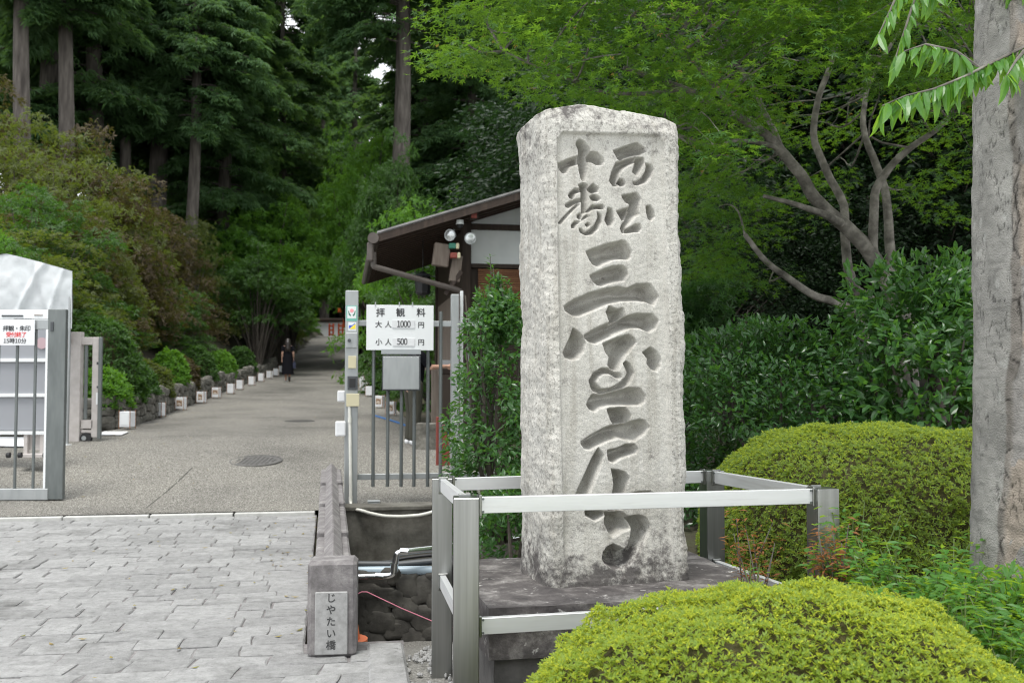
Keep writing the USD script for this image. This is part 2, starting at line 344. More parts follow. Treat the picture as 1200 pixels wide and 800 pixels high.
# foliage
M['azalea'] = leafy('azalea_leaf', [(0.0, (0.08, 0.13, 0.016)), (0.25, (0.19, 0.25, 0.028)), (0.5, (0.31, 0.335, 0.06)), (0.72, (0.4, 0.4, 0.085)), (0.86, (0.36, 0.3, 0.07)), (1.0, (0.3, 0.12, 0.06))], 0.5, 0.42, 2.0, 0.2, gain=1.3)
M['azalea_back'] = leafy('azalea_leaf_green', [(0.0, (0.05, 0.085, 0.013)), (0.3, (0.125, 0.175, 0.023)), (0.55, (0.215, 0.255, 0.045)), (0.8, (0.285, 0.315, 0.065)), (0.92, (0.17, 0.13, 0.055)), (1.0, (0.14, 0.08, 0.045))], 0.5, 0.4, 1.6, 0.22, gain=1.4)
M['twigs'] = mottled('hedge_twigs', [(0.3, (0.03, 0.03, 0.012)), (0.7, (0.085, 0.075, 0.028))], 25, rough=0.95, bump=0.8, bscale=60, bdist=0.03)
M['camellia'] = leafy('glossy_leaf', [(0.0, (0.013, 0.038, 0.01)), (0.5, (0.03, 0.082, 0.016)), (0.8, (0.058, 0.13, 0.025)), (1.0, (0.11, 0.19, 0.04))], 0.3, 0.18, 1.0, 0.2, spec=0.45, gain=1.6)
M['laurel'] = leafy('broad_leaf', [(0.0, (0.018, 0.05, 0.013)), (0.5, (0.04, 0.105, 0.022)), (0.8, (0.075, 0.16, 0.032)), (1.0, (0.13, 0.22, 0.05))], 0.34, 0.24, 1.0, 0.2, spec=0.45, gain=1.55)
M['maple'] = leafy('maple_leaf', [(0.0, (0.022, 0.068, 0.014)), (0.45, (0.052, 0.12, 0.018)), (0.78, (0.1, 0.175, 0.022)), (1.0, (0.2, 0.24, 0.035))], 0.5, 0.42, 0.6, 0.4, gain=1.3)
M['maple_low'] = leafy('maple_leaf_deep', [(0.0, (0.018, 0.05, 0.012)), (0.6, (0.04, 0.1, 0.016)), (1.0, (0.085, 0.15, 0.024))], 0.5, 0.35, 0.9, 0.2)
M['seed'] = leafy('maple_seed', [(0.0, (0.3, 0.24, 0.06)), (1.0, (0.36, 0.2, 0.09))], 0.6, 0.3)
M['hill_red'] = leafy('russet_leaf', [(0.0, (0.042, 0.028, 0.013)), (0.5, (0.085, 0.06, 0.02)), (0.8, (0.1, 0.098, 0.022)), (1.0, (0.12, 0.15, 0.03))], 0.6, 0.25, 0.5, 0.3, gain=1.1)
M['hill_olive'] = leafy('olive_leaf', [(0.0, (0.04, 0.05, 0.013)), (0.5, (0.075, 0.105, 0.018)), (0.8, (0.125, 0.16, 0.026)), (1.0, (0.15, 0.12, 0.035))], 0.6, 0.3, 0.5, 0.3, gain=1.3)
M['hill_green'] = leafy('green_leaf', [(0.0, (0.02, 0.048, 0.01)), (0.5, (0.045, 0.1, 0.016)), (1.0, (0.085, 0.16, 0.024))], 0.55, 0.3, 0.5, 0.3, gain=1.5)
M['hill_bright'] = leafy('bright_leaf', [(0.0, (0.04, 0.1, 0.012)), (0.5, (0.085, 0.17, 0.018)), (1.0, (0.15, 0.23, 0.03))], 0.55, 0.38, 0.5, 0.3, gain=1.55)
M['conifer'] = leafy('conifer_spray', [(0.0, (0.03, 0.064, 0.024)), (0.5, (0.06, 0.118, 0.038)), (0.85, (0.095, 0.165, 0.05)), (1.0, (0.13, 0.2, 0.06))], 0.65, 0.27, 0.25, 0.3, gain=1.6)
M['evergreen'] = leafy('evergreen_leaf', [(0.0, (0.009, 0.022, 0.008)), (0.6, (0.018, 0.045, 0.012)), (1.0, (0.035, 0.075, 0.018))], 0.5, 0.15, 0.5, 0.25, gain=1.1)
M['nandina'] = leafy('nandina_leaf', [(0.0, (0.03, 0.09, 0.016)), (0.4, (0.085, 0.16, 0.022)), (0.8, (0.18, 0.25, 0.03)), (1.0, (0.26, 0.3, 0.04))], 0.4, 0.38, 2.0, 0.2, gain=1.45)
M['green_stem'] = plain('green_stem', (0.09, 0.13, 0.035), 0.6)
M['rust'] = leafy('rust_leaf', [(0.0, (0.2, 0.08, 0.03)), (1.0, (0.35, 0.17, 0.06))], 0.6, 0.3)
M['cherry'] = leafy('cherry_leaf', [(0.0, (0.04, 0.12, 0.018)), (0.6, (0.08, 0.19, 0.025)), (0.9, (0.15, 0.24, 0.035)), (1.0, (0.2, 0.13, 0.04))], 0.35, 0.45, 3.0, 0.15, spec=0.5, gain=1.35)

GLYPHS = {
 '拝': (100, '1,32 17,37 17,55 3,55 2,65 17,66 18,86 27,86 28,85 28,66 39,65 39,55 28,55 29,41 41,44 61,44 60,51 43,51 41,53 41,62 60,62 61,70 39,70 39,81 94,81 96,79 96,71 94,70 72,70 72,62 91,62 92,61 92,52 72,51 72,44 92,44 93,42 93,34 92,33 72,33 72,25 97,25 98,16 97,14 72,14 71,-10 62,-10 61,-8 60,14 34,15 34,25 61,25 60,33 41,33 28,28 28,0 27,-6 21,-9 8,-10 5,0 17,1 17,25 4,22'),
 '観': (100, '1,34 14,50 13,51 3,52 3,60 4,61 2,63 2,65 10,75 15,86 22,86 25,84 23,78 49,77 48,68 32,67 30,61 50,61 51,79 52,81 91,81 92,24 83,23 83,3 88,3 89,14 91,16 99,11 97,-2 94,-6 91,-7 76,-6 73,-1 72,23 69,23 66,9 63,1 52,-9 49,-11 43,-4 20,-4 20,-9 11,-9 10,-8 10,26 6,26 1,32|61,34 82,33 82,39 62,39|61,49 81,49 82,55 62,56|82,71 62,71 61,65 82,65|47,32 49,31 49,24 38,23 38,20 48,19 49,11 38,10 38,7 49,6 51,4 56,12 58,23 51,24 50,36 38,35 38,33|37,51 39,45 51,45 50,51|20,7 28,6 28,10 20,10|20,20 28,19 28,23 20,23|21,35 20,33 28,33 28,36|23,46 28,45 26,51 25,50|14,62 19,61 21,67 17,67'),
 '料': (100, '1,11 16,40 15,42 3,43 3,52 9,53 4,78 12,79 18,61 19,85 21,86 29,86 30,59 36,80 46,77 38,53 45,52 47,51 49,54 51,54 69,42 69,39 64,33 62,33 47,44 46,42 31,42 44,23 46,23 74,28 74,85 76,86 85,86 86,30 97,31 99,23 97,21 86,18 86,-9 84,-10 76,-10 74,-8 74,17 45,11 42,17 37,14 30,26 29,-10 20,-10 19,-9 19,21 8,3 5,4|30,54 31,53 31,53|15,53 18,53 19,54 18,54;50,71 50,74 56,79 69,71 73,66 73,64 69,58 66,58 60,64'),
 '大': (100, '3,-2 3,0 21,11 29,20 37,34 41,44 40,46 5,46 4,57 43,58 45,86 55,86 56,85 55,58 95,58 96,56 96,46 59,46 66,29 74,17 87,6 97,0 92,-9 89,-10 83,-6 69,5 60,16 50,34 39,13 26,-1 11,-10'),
 '人': (100, '3,-2 4,1 19,11 31,26 37,38 41,53 44,84 44,86 55,86 56,84 56,61 60,46 66,32 75,18 86,7 98,1 98,-2 92,-9 89,-9 75,1 61,18 50,39 42,21 28,3 11,-9 9,-9'),
 '小': (100, '69,56 69,59 71,60 76,62 80,61 96,27 99,17 98,13 90,10 88,11 81,32;25,-1 26,1 44,2 44,84 46,85 55,85 56,84 56,-4 52,-8 48,-9 29,-10;1,17 12,38 18,60 19,61 29,60 31,57 27,45 17,19 11,12'),
 '円': (100, '7,78 8,79 93,79 94,1 92,-5 89,-8 81,-10 68,-10 64,-2 65,1 82,2 82,31 19,31 19,-8 17,-10 8,-10 7,-9|56,43 82,43 82,68 56,68|19,43 44,43 44,68 19,68'),
 '・': (100, '38,36 38,41 41,47 48,51 52,51 59,47 62,41 62,36 60,30 52,26 48,26 42,28'),
 '朱': (100, '2,3 3,6 21,17 36,32 5,33 5,44 44,44 44,58 26,58 17,45 14,45 7,49 7,52 16,64 24,84 35,81 32,69 44,69 44,86 55,86 56,69 88,69 87,58 56,58 56,44 96,43 96,34 95,33 64,32 78,18 99,6 99,4 93,-3 90,-3 78,4 56,24 55,-10 44,-9 44,24 30,9 9,-4'),
 '印': (100, '51,-9 51,78 53,79 92,79 92,11 90,8 86,6 71,6 69,7 67,14 68,17 82,18 82,68 63,68 62,-9 53,-10;8,3 4,13 8,16 8,73 10,75 41,84 47,77 47,76 32,69 20,67 20,51 47,51 47,41 46,39 20,39 20,18 46,23 47,13 19,6 11,2'),
 '受': (100, '3,-2 4,1 6,1 19,3 38,9 21,29 18,29 18,39 78,39 82,36 80,29 72,19 63,9 76,4 96,1 97,-1 91,-10 72,-6 51,2 36,-4 13,-9 8,-9|35,29 42,21 50,16 59,21 65,28;6,57 20,58 15,69 8,70 6,76 8,79 55,83 82,87 88,81 89,78 79,75 87,71 80,58 94,57 95,34 94,33 84,34 83,47 17,47 16,34 15,33 6,33|53,71 57,58 67,58 76,75 54,72|27,70 32,58 46,58 41,71'),
 '付': (100, '33,54 33,64 73,64 74,85 84,84 84,65 96,64 97,62 98,54 96,53 84,52 84,-2 81,-7 72,-10 55,-10 51,-2 52,1 73,2 73,52 34,52;39,40 41,43 48,46 60,28 64,19 57,14 54,14;7,34 2,44 18,64 28,84 31,86 38,83 38,79 28,59 28,-9 26,-10 17,-9 17,41 10,34'),
 '終': (100, '4,45 2,54 6,57 12,67 20,85 24,86 30,84 31,81 18,57 24,58 31,71 36,69 40,66 40,64 29,47 35,47 39,34 49,39 60,47 54,55 52,57 45,49 43,49 36,56 50,71 57,86 65,86 68,84 65,76 87,76 92,72 86,59 76,47 85,39 97,34 99,31 91,24 78,31 68,39 61,34 83,21 82,18 78,13 76,13 69,18 55,25 55,27 58,31 45,24 42,26 41,24 37,21 42,3 36,0 33,1 27,19 29,-2 24,-5 21,-5 19,-2 19,10 17,18 12,-4 11,-7 8,-7 2,-5 7,21 4,24 3,32 10,39 15,46|61,65 68,54 76,64|7,22 17,19 26,22 27,20 28,22 31,23 31,25 30,27|26,42 21,35 27,36;44,7 49,14 52,14 84,2 91,-1 91,-4 86,-11 84,-11 68,-3 46,5'),
 '了': (100, '8,68 9,79 85,79 91,74 91,71 84,64 69,52 56,45 56,-1 54,-6 52,-8 43,-10 28,-10 24,-2 24,1 44,1 44,50 60,60 69,67'),
 '時': (100, '6,79 7,80 37,80 38,79 39,55 61,55 61,64 41,64 40,73 41,74 61,74 62,86 71,86 72,85 73,74 94,74 94,66 93,64 73,63 73,55 98,54 97,44 86,44 86,37 97,36 97,28 96,26 86,26 86,-2 82,-8 74,-10 63,-10 59,-1 59,1 74,1 74,26 53,26 66,8 64,5 58,1 55,3 51,11 43,21 48,26 38,26 38,11 37,10 17,10 16,2 8,1 6,3|39,44 39,37 74,37 74,44|17,69 16,51 27,51 27,69|28,40 16,40 17,21 27,21'),
 '分': (100, '3,43 3,45 16,58 22,65 32,84 42,82 42,80 36,66 25,48 78,48 59,78 59,81 68,84 81,64 98,46 91,38 89,38 83,42 81,13 78,-2 74,-7 65,-9 50,-9 47,2 66,2 67,3 70,16 71,37 48,37 44,20 37,7 28,-2 11,-11 5,-4 5,-1 15,3 26,11 32,23 36,36 18,37 16,41 12,37 9,37'),
 '0': (56, '3,44 8,63 17,74 24,76 34,76 41,72 45,68 51,53 52,30 49,12 41,1 34,-2 24,-3 17,-1 11,5 4,20|16,44 18,18 21,11 25,8 32,9 36,13 39,21 40,43 37,57 35,62 30,65 25,65 19,58'),
 '1': (56, '7,9 23,10 23,60 11,61 10,68 11,70 22,73 26,75 35,75 36,74 36,10 50,9 51,-1 8,-2 7,-1'),
 '2': (56, '2,63 8,71 21,76 35,75 44,68 49,58 49,48 46,39 39,26 24,10 51,10 52,9 52,-1 51,-2 3,-1 3,6 22,25 31,36 35,45 36,54 34,60 28,65 20,64 11,57 8,57'),
 '3': (56, '1,8 2,11 6,16 9,16 17,10 28,8 35,11 39,17 38,24 34,29 28,32 17,33 16,34 17,43 26,44 34,48 36,53 35,61 28,65 22,65 16,62 12,58 9,58 4,64 4,67 10,72 22,76 31,76 40,73 46,67 49,59 48,48 40,38 47,32 51,27 52,16 49,8 41,0 31,-3 21,-3 14,-1 8,2'),
 '4': (56, '0,19 1,28 31,74 44,75 44,30 53,29 54,28 54,19 53,18 44,18 44,-1 33,-2 32,-1 32,18 1,18|16,30 32,30 32,53 30,52'),
 '5': (56, '1,8 6,16 20,9 30,9 36,13 39,19 38,30 33,36 23,38 13,34 7,38 9,74 47,75 49,73 48,64 22,64 19,51 20,48 24,49 36,48 42,45 48,39 52,29 52,18 46,6 37,-1 30,-3 21,-3 8,1'),
 '6': (56, '4,42 6,53 10,64 19,73 29,76 37,76 46,73 51,69 51,65 46,59 35,65 25,63 19,56 16,44 18,43 26,47 34,47 42,45 49,39 52,31 53,19 48,6 42,0 34,-3 24,-2 15,2 9,9 6,18 4,28|16,29 18,18 24,9 33,8 39,13 41,19 41,26 39,31 35,36 27,37 22,34'),
 '7': (56, '3,64 4,75 52,74 52,66 43,53 36,36 32,15 31,-1 30,-2 19,-2 18,8 23,36 36,63'),
 '8': (56, '3,17 6,30 14,39 9,44 6,53 6,59 9,67 16,73 24,76 32,76 41,73 48,66 50,60 49,49 42,38 49,31 52,22 52,13 49,6 44,1 38,-2 32,-3 20,-2 13,1 6,6|15,18 16,13 21,9 31,8 39,12 40,21 34,29 22,33 16,25|19,54 20,50 23,47 32,42 37,48 39,56 35,64 31,66 25,66 19,61'),
 '9': (56, '3,46 3,58 6,66 13,72 18,75 22,76 34,75 45,67 51,51 52,31 47,12 38,1 27,-3 19,-3 10,0 4,6 4,8 10,14 21,8 30,10 37,19 39,30 27,26 16,27 7,34|16,57 17,41 22,37 28,36 35,39 39,43 39,48 37,56 34,62 26,66 21,64'),
 'じ': (100, '21,8 22,63 21,79 34,79 32,14 35,8 44,4 51,4 62,7 71,13 82,25 84,25 91,16 81,5 67,-4 53,-7 35,-6 29,-3 24,1;66,71 67,74 74,76 84,62 85,58 76,54;53,68 61,71 70,58 72,53 63,49 54,64'),
 'や': (100, '4,41 5,45 23,52 21,58 14,68 14,71 16,72 24,74 34,57 52,64 39,76 39,79 46,83 47,83 58,74 63,69 63,66 73,67 84,63 89,59 93,50 93,42 90,33 83,27 73,24 59,24 52,27 52,37 55,38 64,35 71,35 77,37 81,44 81,49 78,54 70,56 63,56 39,47 57,-1 57,-4 47,-7 44,-6 36,23 29,41 9,33'),
 'た': (100, '45,18 47,26 57,26 56,14 58,10 66,8 92,9 92,-1 80,-4 65,-4 56,-2 51,1 46,6;52,40 53,50 76,51 91,49 91,41 90,39 62,40 53,39;9,54 9,65 31,65 34,82 45,81 46,80 44,66 62,69 61,58 41,54 33,24 24,-1 21,-6 11,-2 10,1 20,22 29,53 12,53'),
 'い': (100, '65,63 65,66 75,69 81,62 91,34 94,21 93,16 83,13 80,29 75,46 70,57;13,32 11,71 13,72 24,72 24,71 23,62 24,37 26,23 31,13 35,11 39,12 48,31 50,31 56,23 50,7 46,1 41,-2 32,-2 26,0 21,5 18,12'),
 '橋': (100, '5,10 1,19 10,35 16,53 4,54 3,63 4,64 17,65 18,86 26,86 27,85 28,64 35,64 36,69 55,70 55,72 40,72 38,78 38,81 65,82 86,85 91,79 91,77 88,76 67,73 66,70 96,69 97,68 97,61 96,59 84,59 89,53 99,47 99,45 94,39 91,39 84,44 83,35 49,35 48,44 38,39 33,46 41,52 47,59 38,59 37,54 28,54 28,48 37,34 94,34 95,-4 93,-7 86,-10 76,-10 72,0 61,0 59,-5 53,-5 51,-4 51,21 53,22 79,22 81,21 81,0 84,0 84,24 48,24 47,-10 37,-9 37,26 34,23 32,23 28,30 28,-9 26,-10 17,-9 17,25 8,9|58,44 73,44 73,48 58,49|61,59 61,58 71,58 70,59|61,9 71,9 71,13 61,14'),
}
STROKES = (
 "115,2104 144,2091 166,2062 160,2039 157,1986 152,1945 138,1898 127,1908 115,1942 111,1978 110,2018 110,2048 98,2073 100,2088",
 "0,1975 45,1998 114,2024 114,1983 66,1965 45,1935 29,1937 13,1951",
 "155,2031 174,2044 206,2044 236,2019 239,2001 228,1986 195,1987 173,1997 155,1996",
 "289,2058 349,2083 415,2106 454,2083 451,2064 426,2047 393,2042 348,2026 326,2012 310,2021",
 "409,2036 409,2013 370,1997 337,1974 315,1945 309,1914 312,1888 287,1889 268,1911 282,1958 304,2000 326,2012 365,2025",
 "320,1925 339,1923 350,1906 342,1893 323,1889 309,1903",
 "415,2036 446,2033 445,2010 426,1972 409,1945 389,1960 398,1996",
 "454,2010 485,2005 496,1982 484,1945 456,1915 420,1900 397,1901 389,1913 409,1915 437,1937 456,1969 462,1993",
 "330,1846 408,1863 428,1838 421,1807 416,1776 419,1758 396,1744 369,1717 352,1691 352,1663 330,1667 323,1685 330,1705 352,1732 369,1763 372,1805 353,1811 339,1828",
 "377,1695 402,1711 427,1710 432,1692 418,1674 391,1672 352,1663 352,1686",
 "303,1768 336,1782 369,1792 366,1753 347,1732 333,1721 319,1746",
 "458,1802 478,1805 497,1780 502,1750 483,1731 469,1738 461,1768",
 "259,1783 281,1779 286,1749 289,1719 278,1698 259,1697 243,1721 254,1753",
 "111,1884 138,1896 157,1884 151,1864 148,1752 127,1746 124,1857",
 "157,1869 187,1894 211,1877 205,1857 178,1847 159,1857",
 "165,1829 189,1843 221,1827 205,1812 178,1814",
 "66,1844 92,1863 119,1867 122,1852 92,1840 82,1814 66,1818 60,1831",
 "44,1785 71,1804 124,1822 124,1804 87,1789 60,1770 47,1775",
 "114,1791 65,1745 18,1693 7,1697 34,1726 76,1769 106,1793",
 "151,1762 178,1789 232,1797 240,1787 235,1774 205,1775 173,1769 154,1755",
 "103,1740 119,1751 129,1746 119,1718 103,1725",
 "135,1731 151,1743 164,1738 146,1729 124,1713",
 "76,1693 92,1709 119,1710 97,1694 89,1679 75,1677",
 "205,1758 224,1746 224,1710 205,1679 178,1653 145,1647 118,1658 113,1675 124,1675 140,1658 167,1670 194,1699 208,1730",
 "143,1696 156,1705 167,1698 153,1687",
 "146,1568 193,1588 259,1611 338,1630 360,1615 379,1582 376,1552 362,1536 329,1538 280,1530 236,1513 212,1498 182,1509 164,1534",
 "167,1456 215,1480 280,1505 332,1512 356,1495 359,1467 340,1436 307,1432 258,1418 225,1407 204,1411 179,1433",
 "35,1309 91,1343 160,1373 236,1397 312,1409 356,1401 406,1423 461,1429 483,1420 519,1367 494,1322 455,1337 400,1342 323,1336 257,1320 192,1293 112,1260 80,1263 43,1287",
 "81,1206 117,1184 136,1164 142,1139 133,1099 106,1064 74,1057 40,1066 31,1091 48,1128 69,1168",
 "264,1317 306,1301 336,1309 344,1266 333,1238 278,1217 260,1252 249,1287",
 "138,1177 192,1205 262,1237 279,1237 344,1266 410,1283 488,1282 519,1251 504,1210 468,1192 421,1211 366,1208 300,1182 235,1151 197,1133 165,1140 141,1159",
 "232,1135 278,1156 311,1169 360,1181 393,1163 400,1143 371,1107 338,1069 321,1031 305,1000 272,1015 255,1035 264,1070 243,1095",
 "434,1095 476,1121 509,1103 529,1068 525,1027 509,1004 478,1016 459,1042 462,1067",
 "280,1017 227,1021 183,997 162,959 173,921 181,912 225,893 273,898 327,919 370,955 389,1002 365,1045 352,1053 338,1046 335,1039 356,999 345,973 312,945 268,927 226,922 201,935 194,956 208,979 237,993 267,990 309,968 323,975 324,990 318,995",
 "177,895 234,900 299,915 353,927 419,927 449,892 444,859 421,844 353,844 255,842 207,828 188,813 164,823 148,846 153,865",
 "250,827 266,832 320,837 347,834 372,799 363,754 287,745 268,775",
 "118,677 163,704 233,738 287,755 363,766 418,778 446,770 467,742 440,707 396,675 363,673 308,689 254,675 200,654 163,635 139,642 121,660",
 "254,633 303,644 341,659 390,658 406,637 395,615 362,606 319,594 281,575 259,585 253,610",
 "206,646 232,611 222,571 197,517 176,464 146,410 130,376 109,367 77,398 104,456 147,543 176,602",
 "138,354 189,357 239,345 231,328 188,305 141,332",
 "270,545 308,542 340,529 362,503 351,468 342,424 329,369 307,340 253,342 258,382 277,426 283,470 280,500",
 "239,348 318,347 366,313 363,261 328,250 301,236 274,227 252,258 236,288",
 "340,424 405,434 471,436 510,407 504,378 460,360 389,377 356,403",
 "312,315 361,321 405,327 443,313 465,279 462,244 431,185 393,132 354,95 316,77 273,83 230,106 218,131 225,161 247,184 279,195 311,181 330,170 349,179 366,223 374,260 361,293 328,310",
)
STROKE_HOLE = None
# ---------------------------------------------------------------- the lie of the land
RD = np.array([-0.17, 1.0, 0]); RD /= np.linalg.norm(RD)           # along the approach
RU = np.array([RD[1], -RD[0], 0])                                   # across it
_P = PchipInterpolator([-20, 0, 10.8, 11.4, 12, 13, 14, 15.5, 17, 20, 24, 28, 32, 36, 39, 46, 56, 66, 74, 80, 95, 200], [0, 0, 0, .04, .1, .22, .37, .54, .62, .68, .8, .97, 1.2, 1.44, 1.57, 2.0, 2.9, 3.95, 4.75, 5.2, 5.3, 5.4])
P = lambda s: _P(np.clip(s, -20, 200))
S = lambda x, y: y - 0.17 * (x + 1.8)
XL = lambda y: np.interp(y, [11, 17.8, 25, 31, 44, 80, 95], [-6.3, -7.0, -8.4, -9.1, -10.7, -15.6, -17.5])
XR = lambda y: np.interp(y, [11, 15.5, 18, 21.5, 40, 80, 95], [-0.3, -0.6, -1.35, -2.3, -5.6, -11.4, -13.5])
HX = lambda y: np.interp(y, [0, 15.9, 16.6, 17.2, 18.2, 20.5, 24, 30, 38, 46, 70, 95], [-60, -40, -10, -8.4, -7.35, -7.65, -8.35, -9.15, -9.95, -11.1, -14.4, -17.6])
sm = lambda a, b, x: (lambda t: t * t * (3 - 2 * t))(np.clip((x - a) / (b - a), 0, 1))

def T(x, y):
    """Height of the ground sheet."""
    x, y = np.asarray(x, float), np.asarray(y, float)
    s = S(x, y)
    z = P(s) - 0.07
    t = HX(y) - x                                                   # left hill behind the roadside wall
    hill = np.where(t > 0, np.minimum(t / 0.15, 1) * 0.5 + 13 * (1 - np.exp(-0.72 * np.maximum(t - .2, 0) / 13)), 0)
    z = z + hill * sm(15.5, 19, y)
    t = x - XR(y)                                                   # right of the approach
    z = z + np.where(t > 0, 5 * (1 - np.exp(-0.14 * np.maximum(t - 7 * (1 - sm(23, 30, y)), 0) / 5)), 0) * sm(11, 14, y)
    z = z + 0.18 * np.maximum(y - 84, 0) * sm(84, 100, y)
    # near right: garden bed and the stream channel between bridge and garden
    gard = np.interp(y, [0, 6.2, 7.0, 9, 11, 14, 60], [-0.05, -0.05, 0.3, 0.5, 0.75, 1.0, 1.0])
    chan = np.interp(y - .17 * np.clip(x + 1.95, 0, 3) * sm(8, 10, y), [0, 5.4, 7.4, 7.62, 7.7, 10.7, 10.9, 11.05, 12], [-0.09, -0.09, -0.52, -0.52, -0.3, -0.5, -0.5, -0.02, 0.0])
    ygate = y - 0.17 * (x + 1.8)
    near = np.where(x > 0.25, gard, gard * sm(0.05, 0.25, x) + chan * (1 - sm(0.05, 0.25, x)))
    w = (1 - sm(10.95, 11.1, ygate) * (1 - sm(1.0, 2.5, x))) * (1 - sm(13, 17, y))
    px_edge = -0.72 - 0.184 * (y - 5.37)                             # right face of the parapet
    w = w * sm(px_edge - 0.12, px_edge - 0.02, x)
    z = z * (1 - w) + near * w
    return z

def ground_at(u, v, lo=4.0, hi=120.0):
    """Where the view through u, v meets the ground sheet."""
    d = np.concatenate([np.arange(lo, 40, 0.05), np.arange(40, hi, 0.25)])
    p = np.array([px(u, v, k) for k in d])
    hit = np.nonzero(p[:, 2] <= T(p[:, 0], p[:, 1]) + 0.07)[0]
    return p[hit[0]] if len(hit) else p[-1]

def axis(*runs):
    return np.unique(np.round(np.concatenate([np.arange(a, b, s) for a, b, s in runs]), 4))
gx = axis((-90, -20, 3), (-20, -4, 0.4), (-4, 3, 0.1), (3, 16, 0.5), (16, 90.1, 3))
gy = axis((-12, 4, 1.0), (4, 13, 0.1), (13, 30, 0.3), (30, 60, 0.8), (60, 160.1, 2.5))
X, Y = np.meshgrid(gx, gy)
Zt = T(X, Y) + 0.05 * (meshkit.fbm(np.stack([X * .8, Y * .8, X * 0], -1), 4, 3) - .5) * (np.abs(X) > 1)
solo('ground', (np.stack([X, Y, Zt], -1).reshape(-1, 3), grid_faces(len(gx), len(gy))), M['soil'], 'dark earth under the trees and shrubs beside the approach', 'ground', kind='structure', smooth=True)

# the approach road: a ribbon of exposed-aggregate paving following the slope
ss = axis((11.3, 40, 0.35), (40, 97, 1.0))
rows = []
for s in ss:
    for k in np.linspace(0, 1, 25):
        y = s
        for _ in range(4):
            x = XL(y) - 1.6 * (1 - sm(12, 18, y)) + k * (XR(y) - XL(y) + 1.6 * (1 - sm(12, 18, y)))
            if s < 20:
                x = min(x, -0.3)
            y = s + 0.17 * (x + 1.8)
        rows.append((x, y, P(s) + 0.012 * math.sin(k * 3.14)))
road = thing('road', 'pale brown exposed-aggregate approach road climbing away between trees', 'road', kind='structure')
part(road, 'paving', (np.array(rows), grid_faces(25, len(ss))), M['road'], smooth=True)
def road_z(x, y):
    return float(P(S(x, y)))
j = MB()
jp = [ground_at(u, v) for u, v in ((171, 597), (190, 582), (208, 566), (225, 549), (240, 536), (252, 526))]
for a, b in zip(jp, jp[1:]):
    a[2], b[2] = road_z(a[0], a[1]) + .006, road_z(b[0], b[1]) + .006
    j.beam(a, b, 0.022, 0.012, 0.002)
part(road, 'expansion_joint', j, M['mortar'])

for u, v, rx, lab in ((300, 541, 0.36, 'larger round iron manhole cover, the nearer of two in the road'), (351, 494, 0.3, 'smaller iron manhole cover farther up the road')):
    c = ground_at(u, v)
    sl = (road_z(c[0], c[1] + .3) - road_z(c[0], c[1] - .3)) / .6
    t = thing('manhole_cover', lab, 'manhole cover', (c[0], c[1], road_z(c[0], c[1]) + .008))
    th = np.linspace(0, 2 * np.pi, 41)[:-1]
    tilt = lambda v: np.stack([v[:, 0], v[:, 1], v[:, 2] + v[:, 1] * sl], 1)
    disc = MB(); disc.tube([(0, 0, -.03), (0, 0, .008)], rx * .92, 40)
    part(t, 'lid', disc.mapped(tilt), M['iron'])
    ring = Polygon(np.stack([np.cos(th), np.sin(th)], 1) * rx).difference(Polygon(np.stack([np.cos(th), np.sin(th)], 1) * rx * .94))
    r = MB(); r.poly(ring, .012, np.eye(4))
    part(t, 'rim', r.mapped(tilt), M['iron'])
    kb = MB()
    for i in range(-4, 5):
        for k in range(-4, 5):
            if i * i + k * k < 20:
                kb.box((i * rx * .17, k * rx * .17, .011), (rx * .09, rx * .09, .008), bev=.002)
    part(t, 'studs', kb.mapped(tilt), M['iron'], kind='stuff')

# ---------------------------------------------------------------- the bridge: paved deck, edging, parapet with its name stone
rng = np.random.default_rng(11)
deck = thing('bridge_deck', 'pale grey bridge deck paved with uneven stamped slabs', 'pavement', kind='structure')
PARX = lambda y: -1.11 - 0.184 * (y - 5.37)                         # left foot of the parapet
def deckx(s, t):
    """Deck coordinates: s along, t metres left of the parapet foot."""
    y = s
    for _ in range(4):
        x = PARX(max(y, 5.3)) - t
        y = s + 0.17 * (x + 1.8)
    return np.array([x, y])
bed = MB()
q = [deckx(-3, -2.2), deckx(11.28, -0.04), deckx(11.28, 9), deckx(-3, 9)]
bed.poly(Polygon([deckx(2.5, -.9), deckx(5.55, -.56), deckx(5.56, .0), deckx(11.26, 0.0), deckx(11.26, 9), deckx(2.5, 9)]), 0.5, np.array([[1, 0, 0, 0], [0, 1, 0, 0], [0, 0, 1, -0.509], [0, 0, 0, 1.0]]))
part(deck, 'deck_bed', bed, M['parapet'])
row_s, npav, rest = 4.55, 0, [MB(), MB(), MB()]
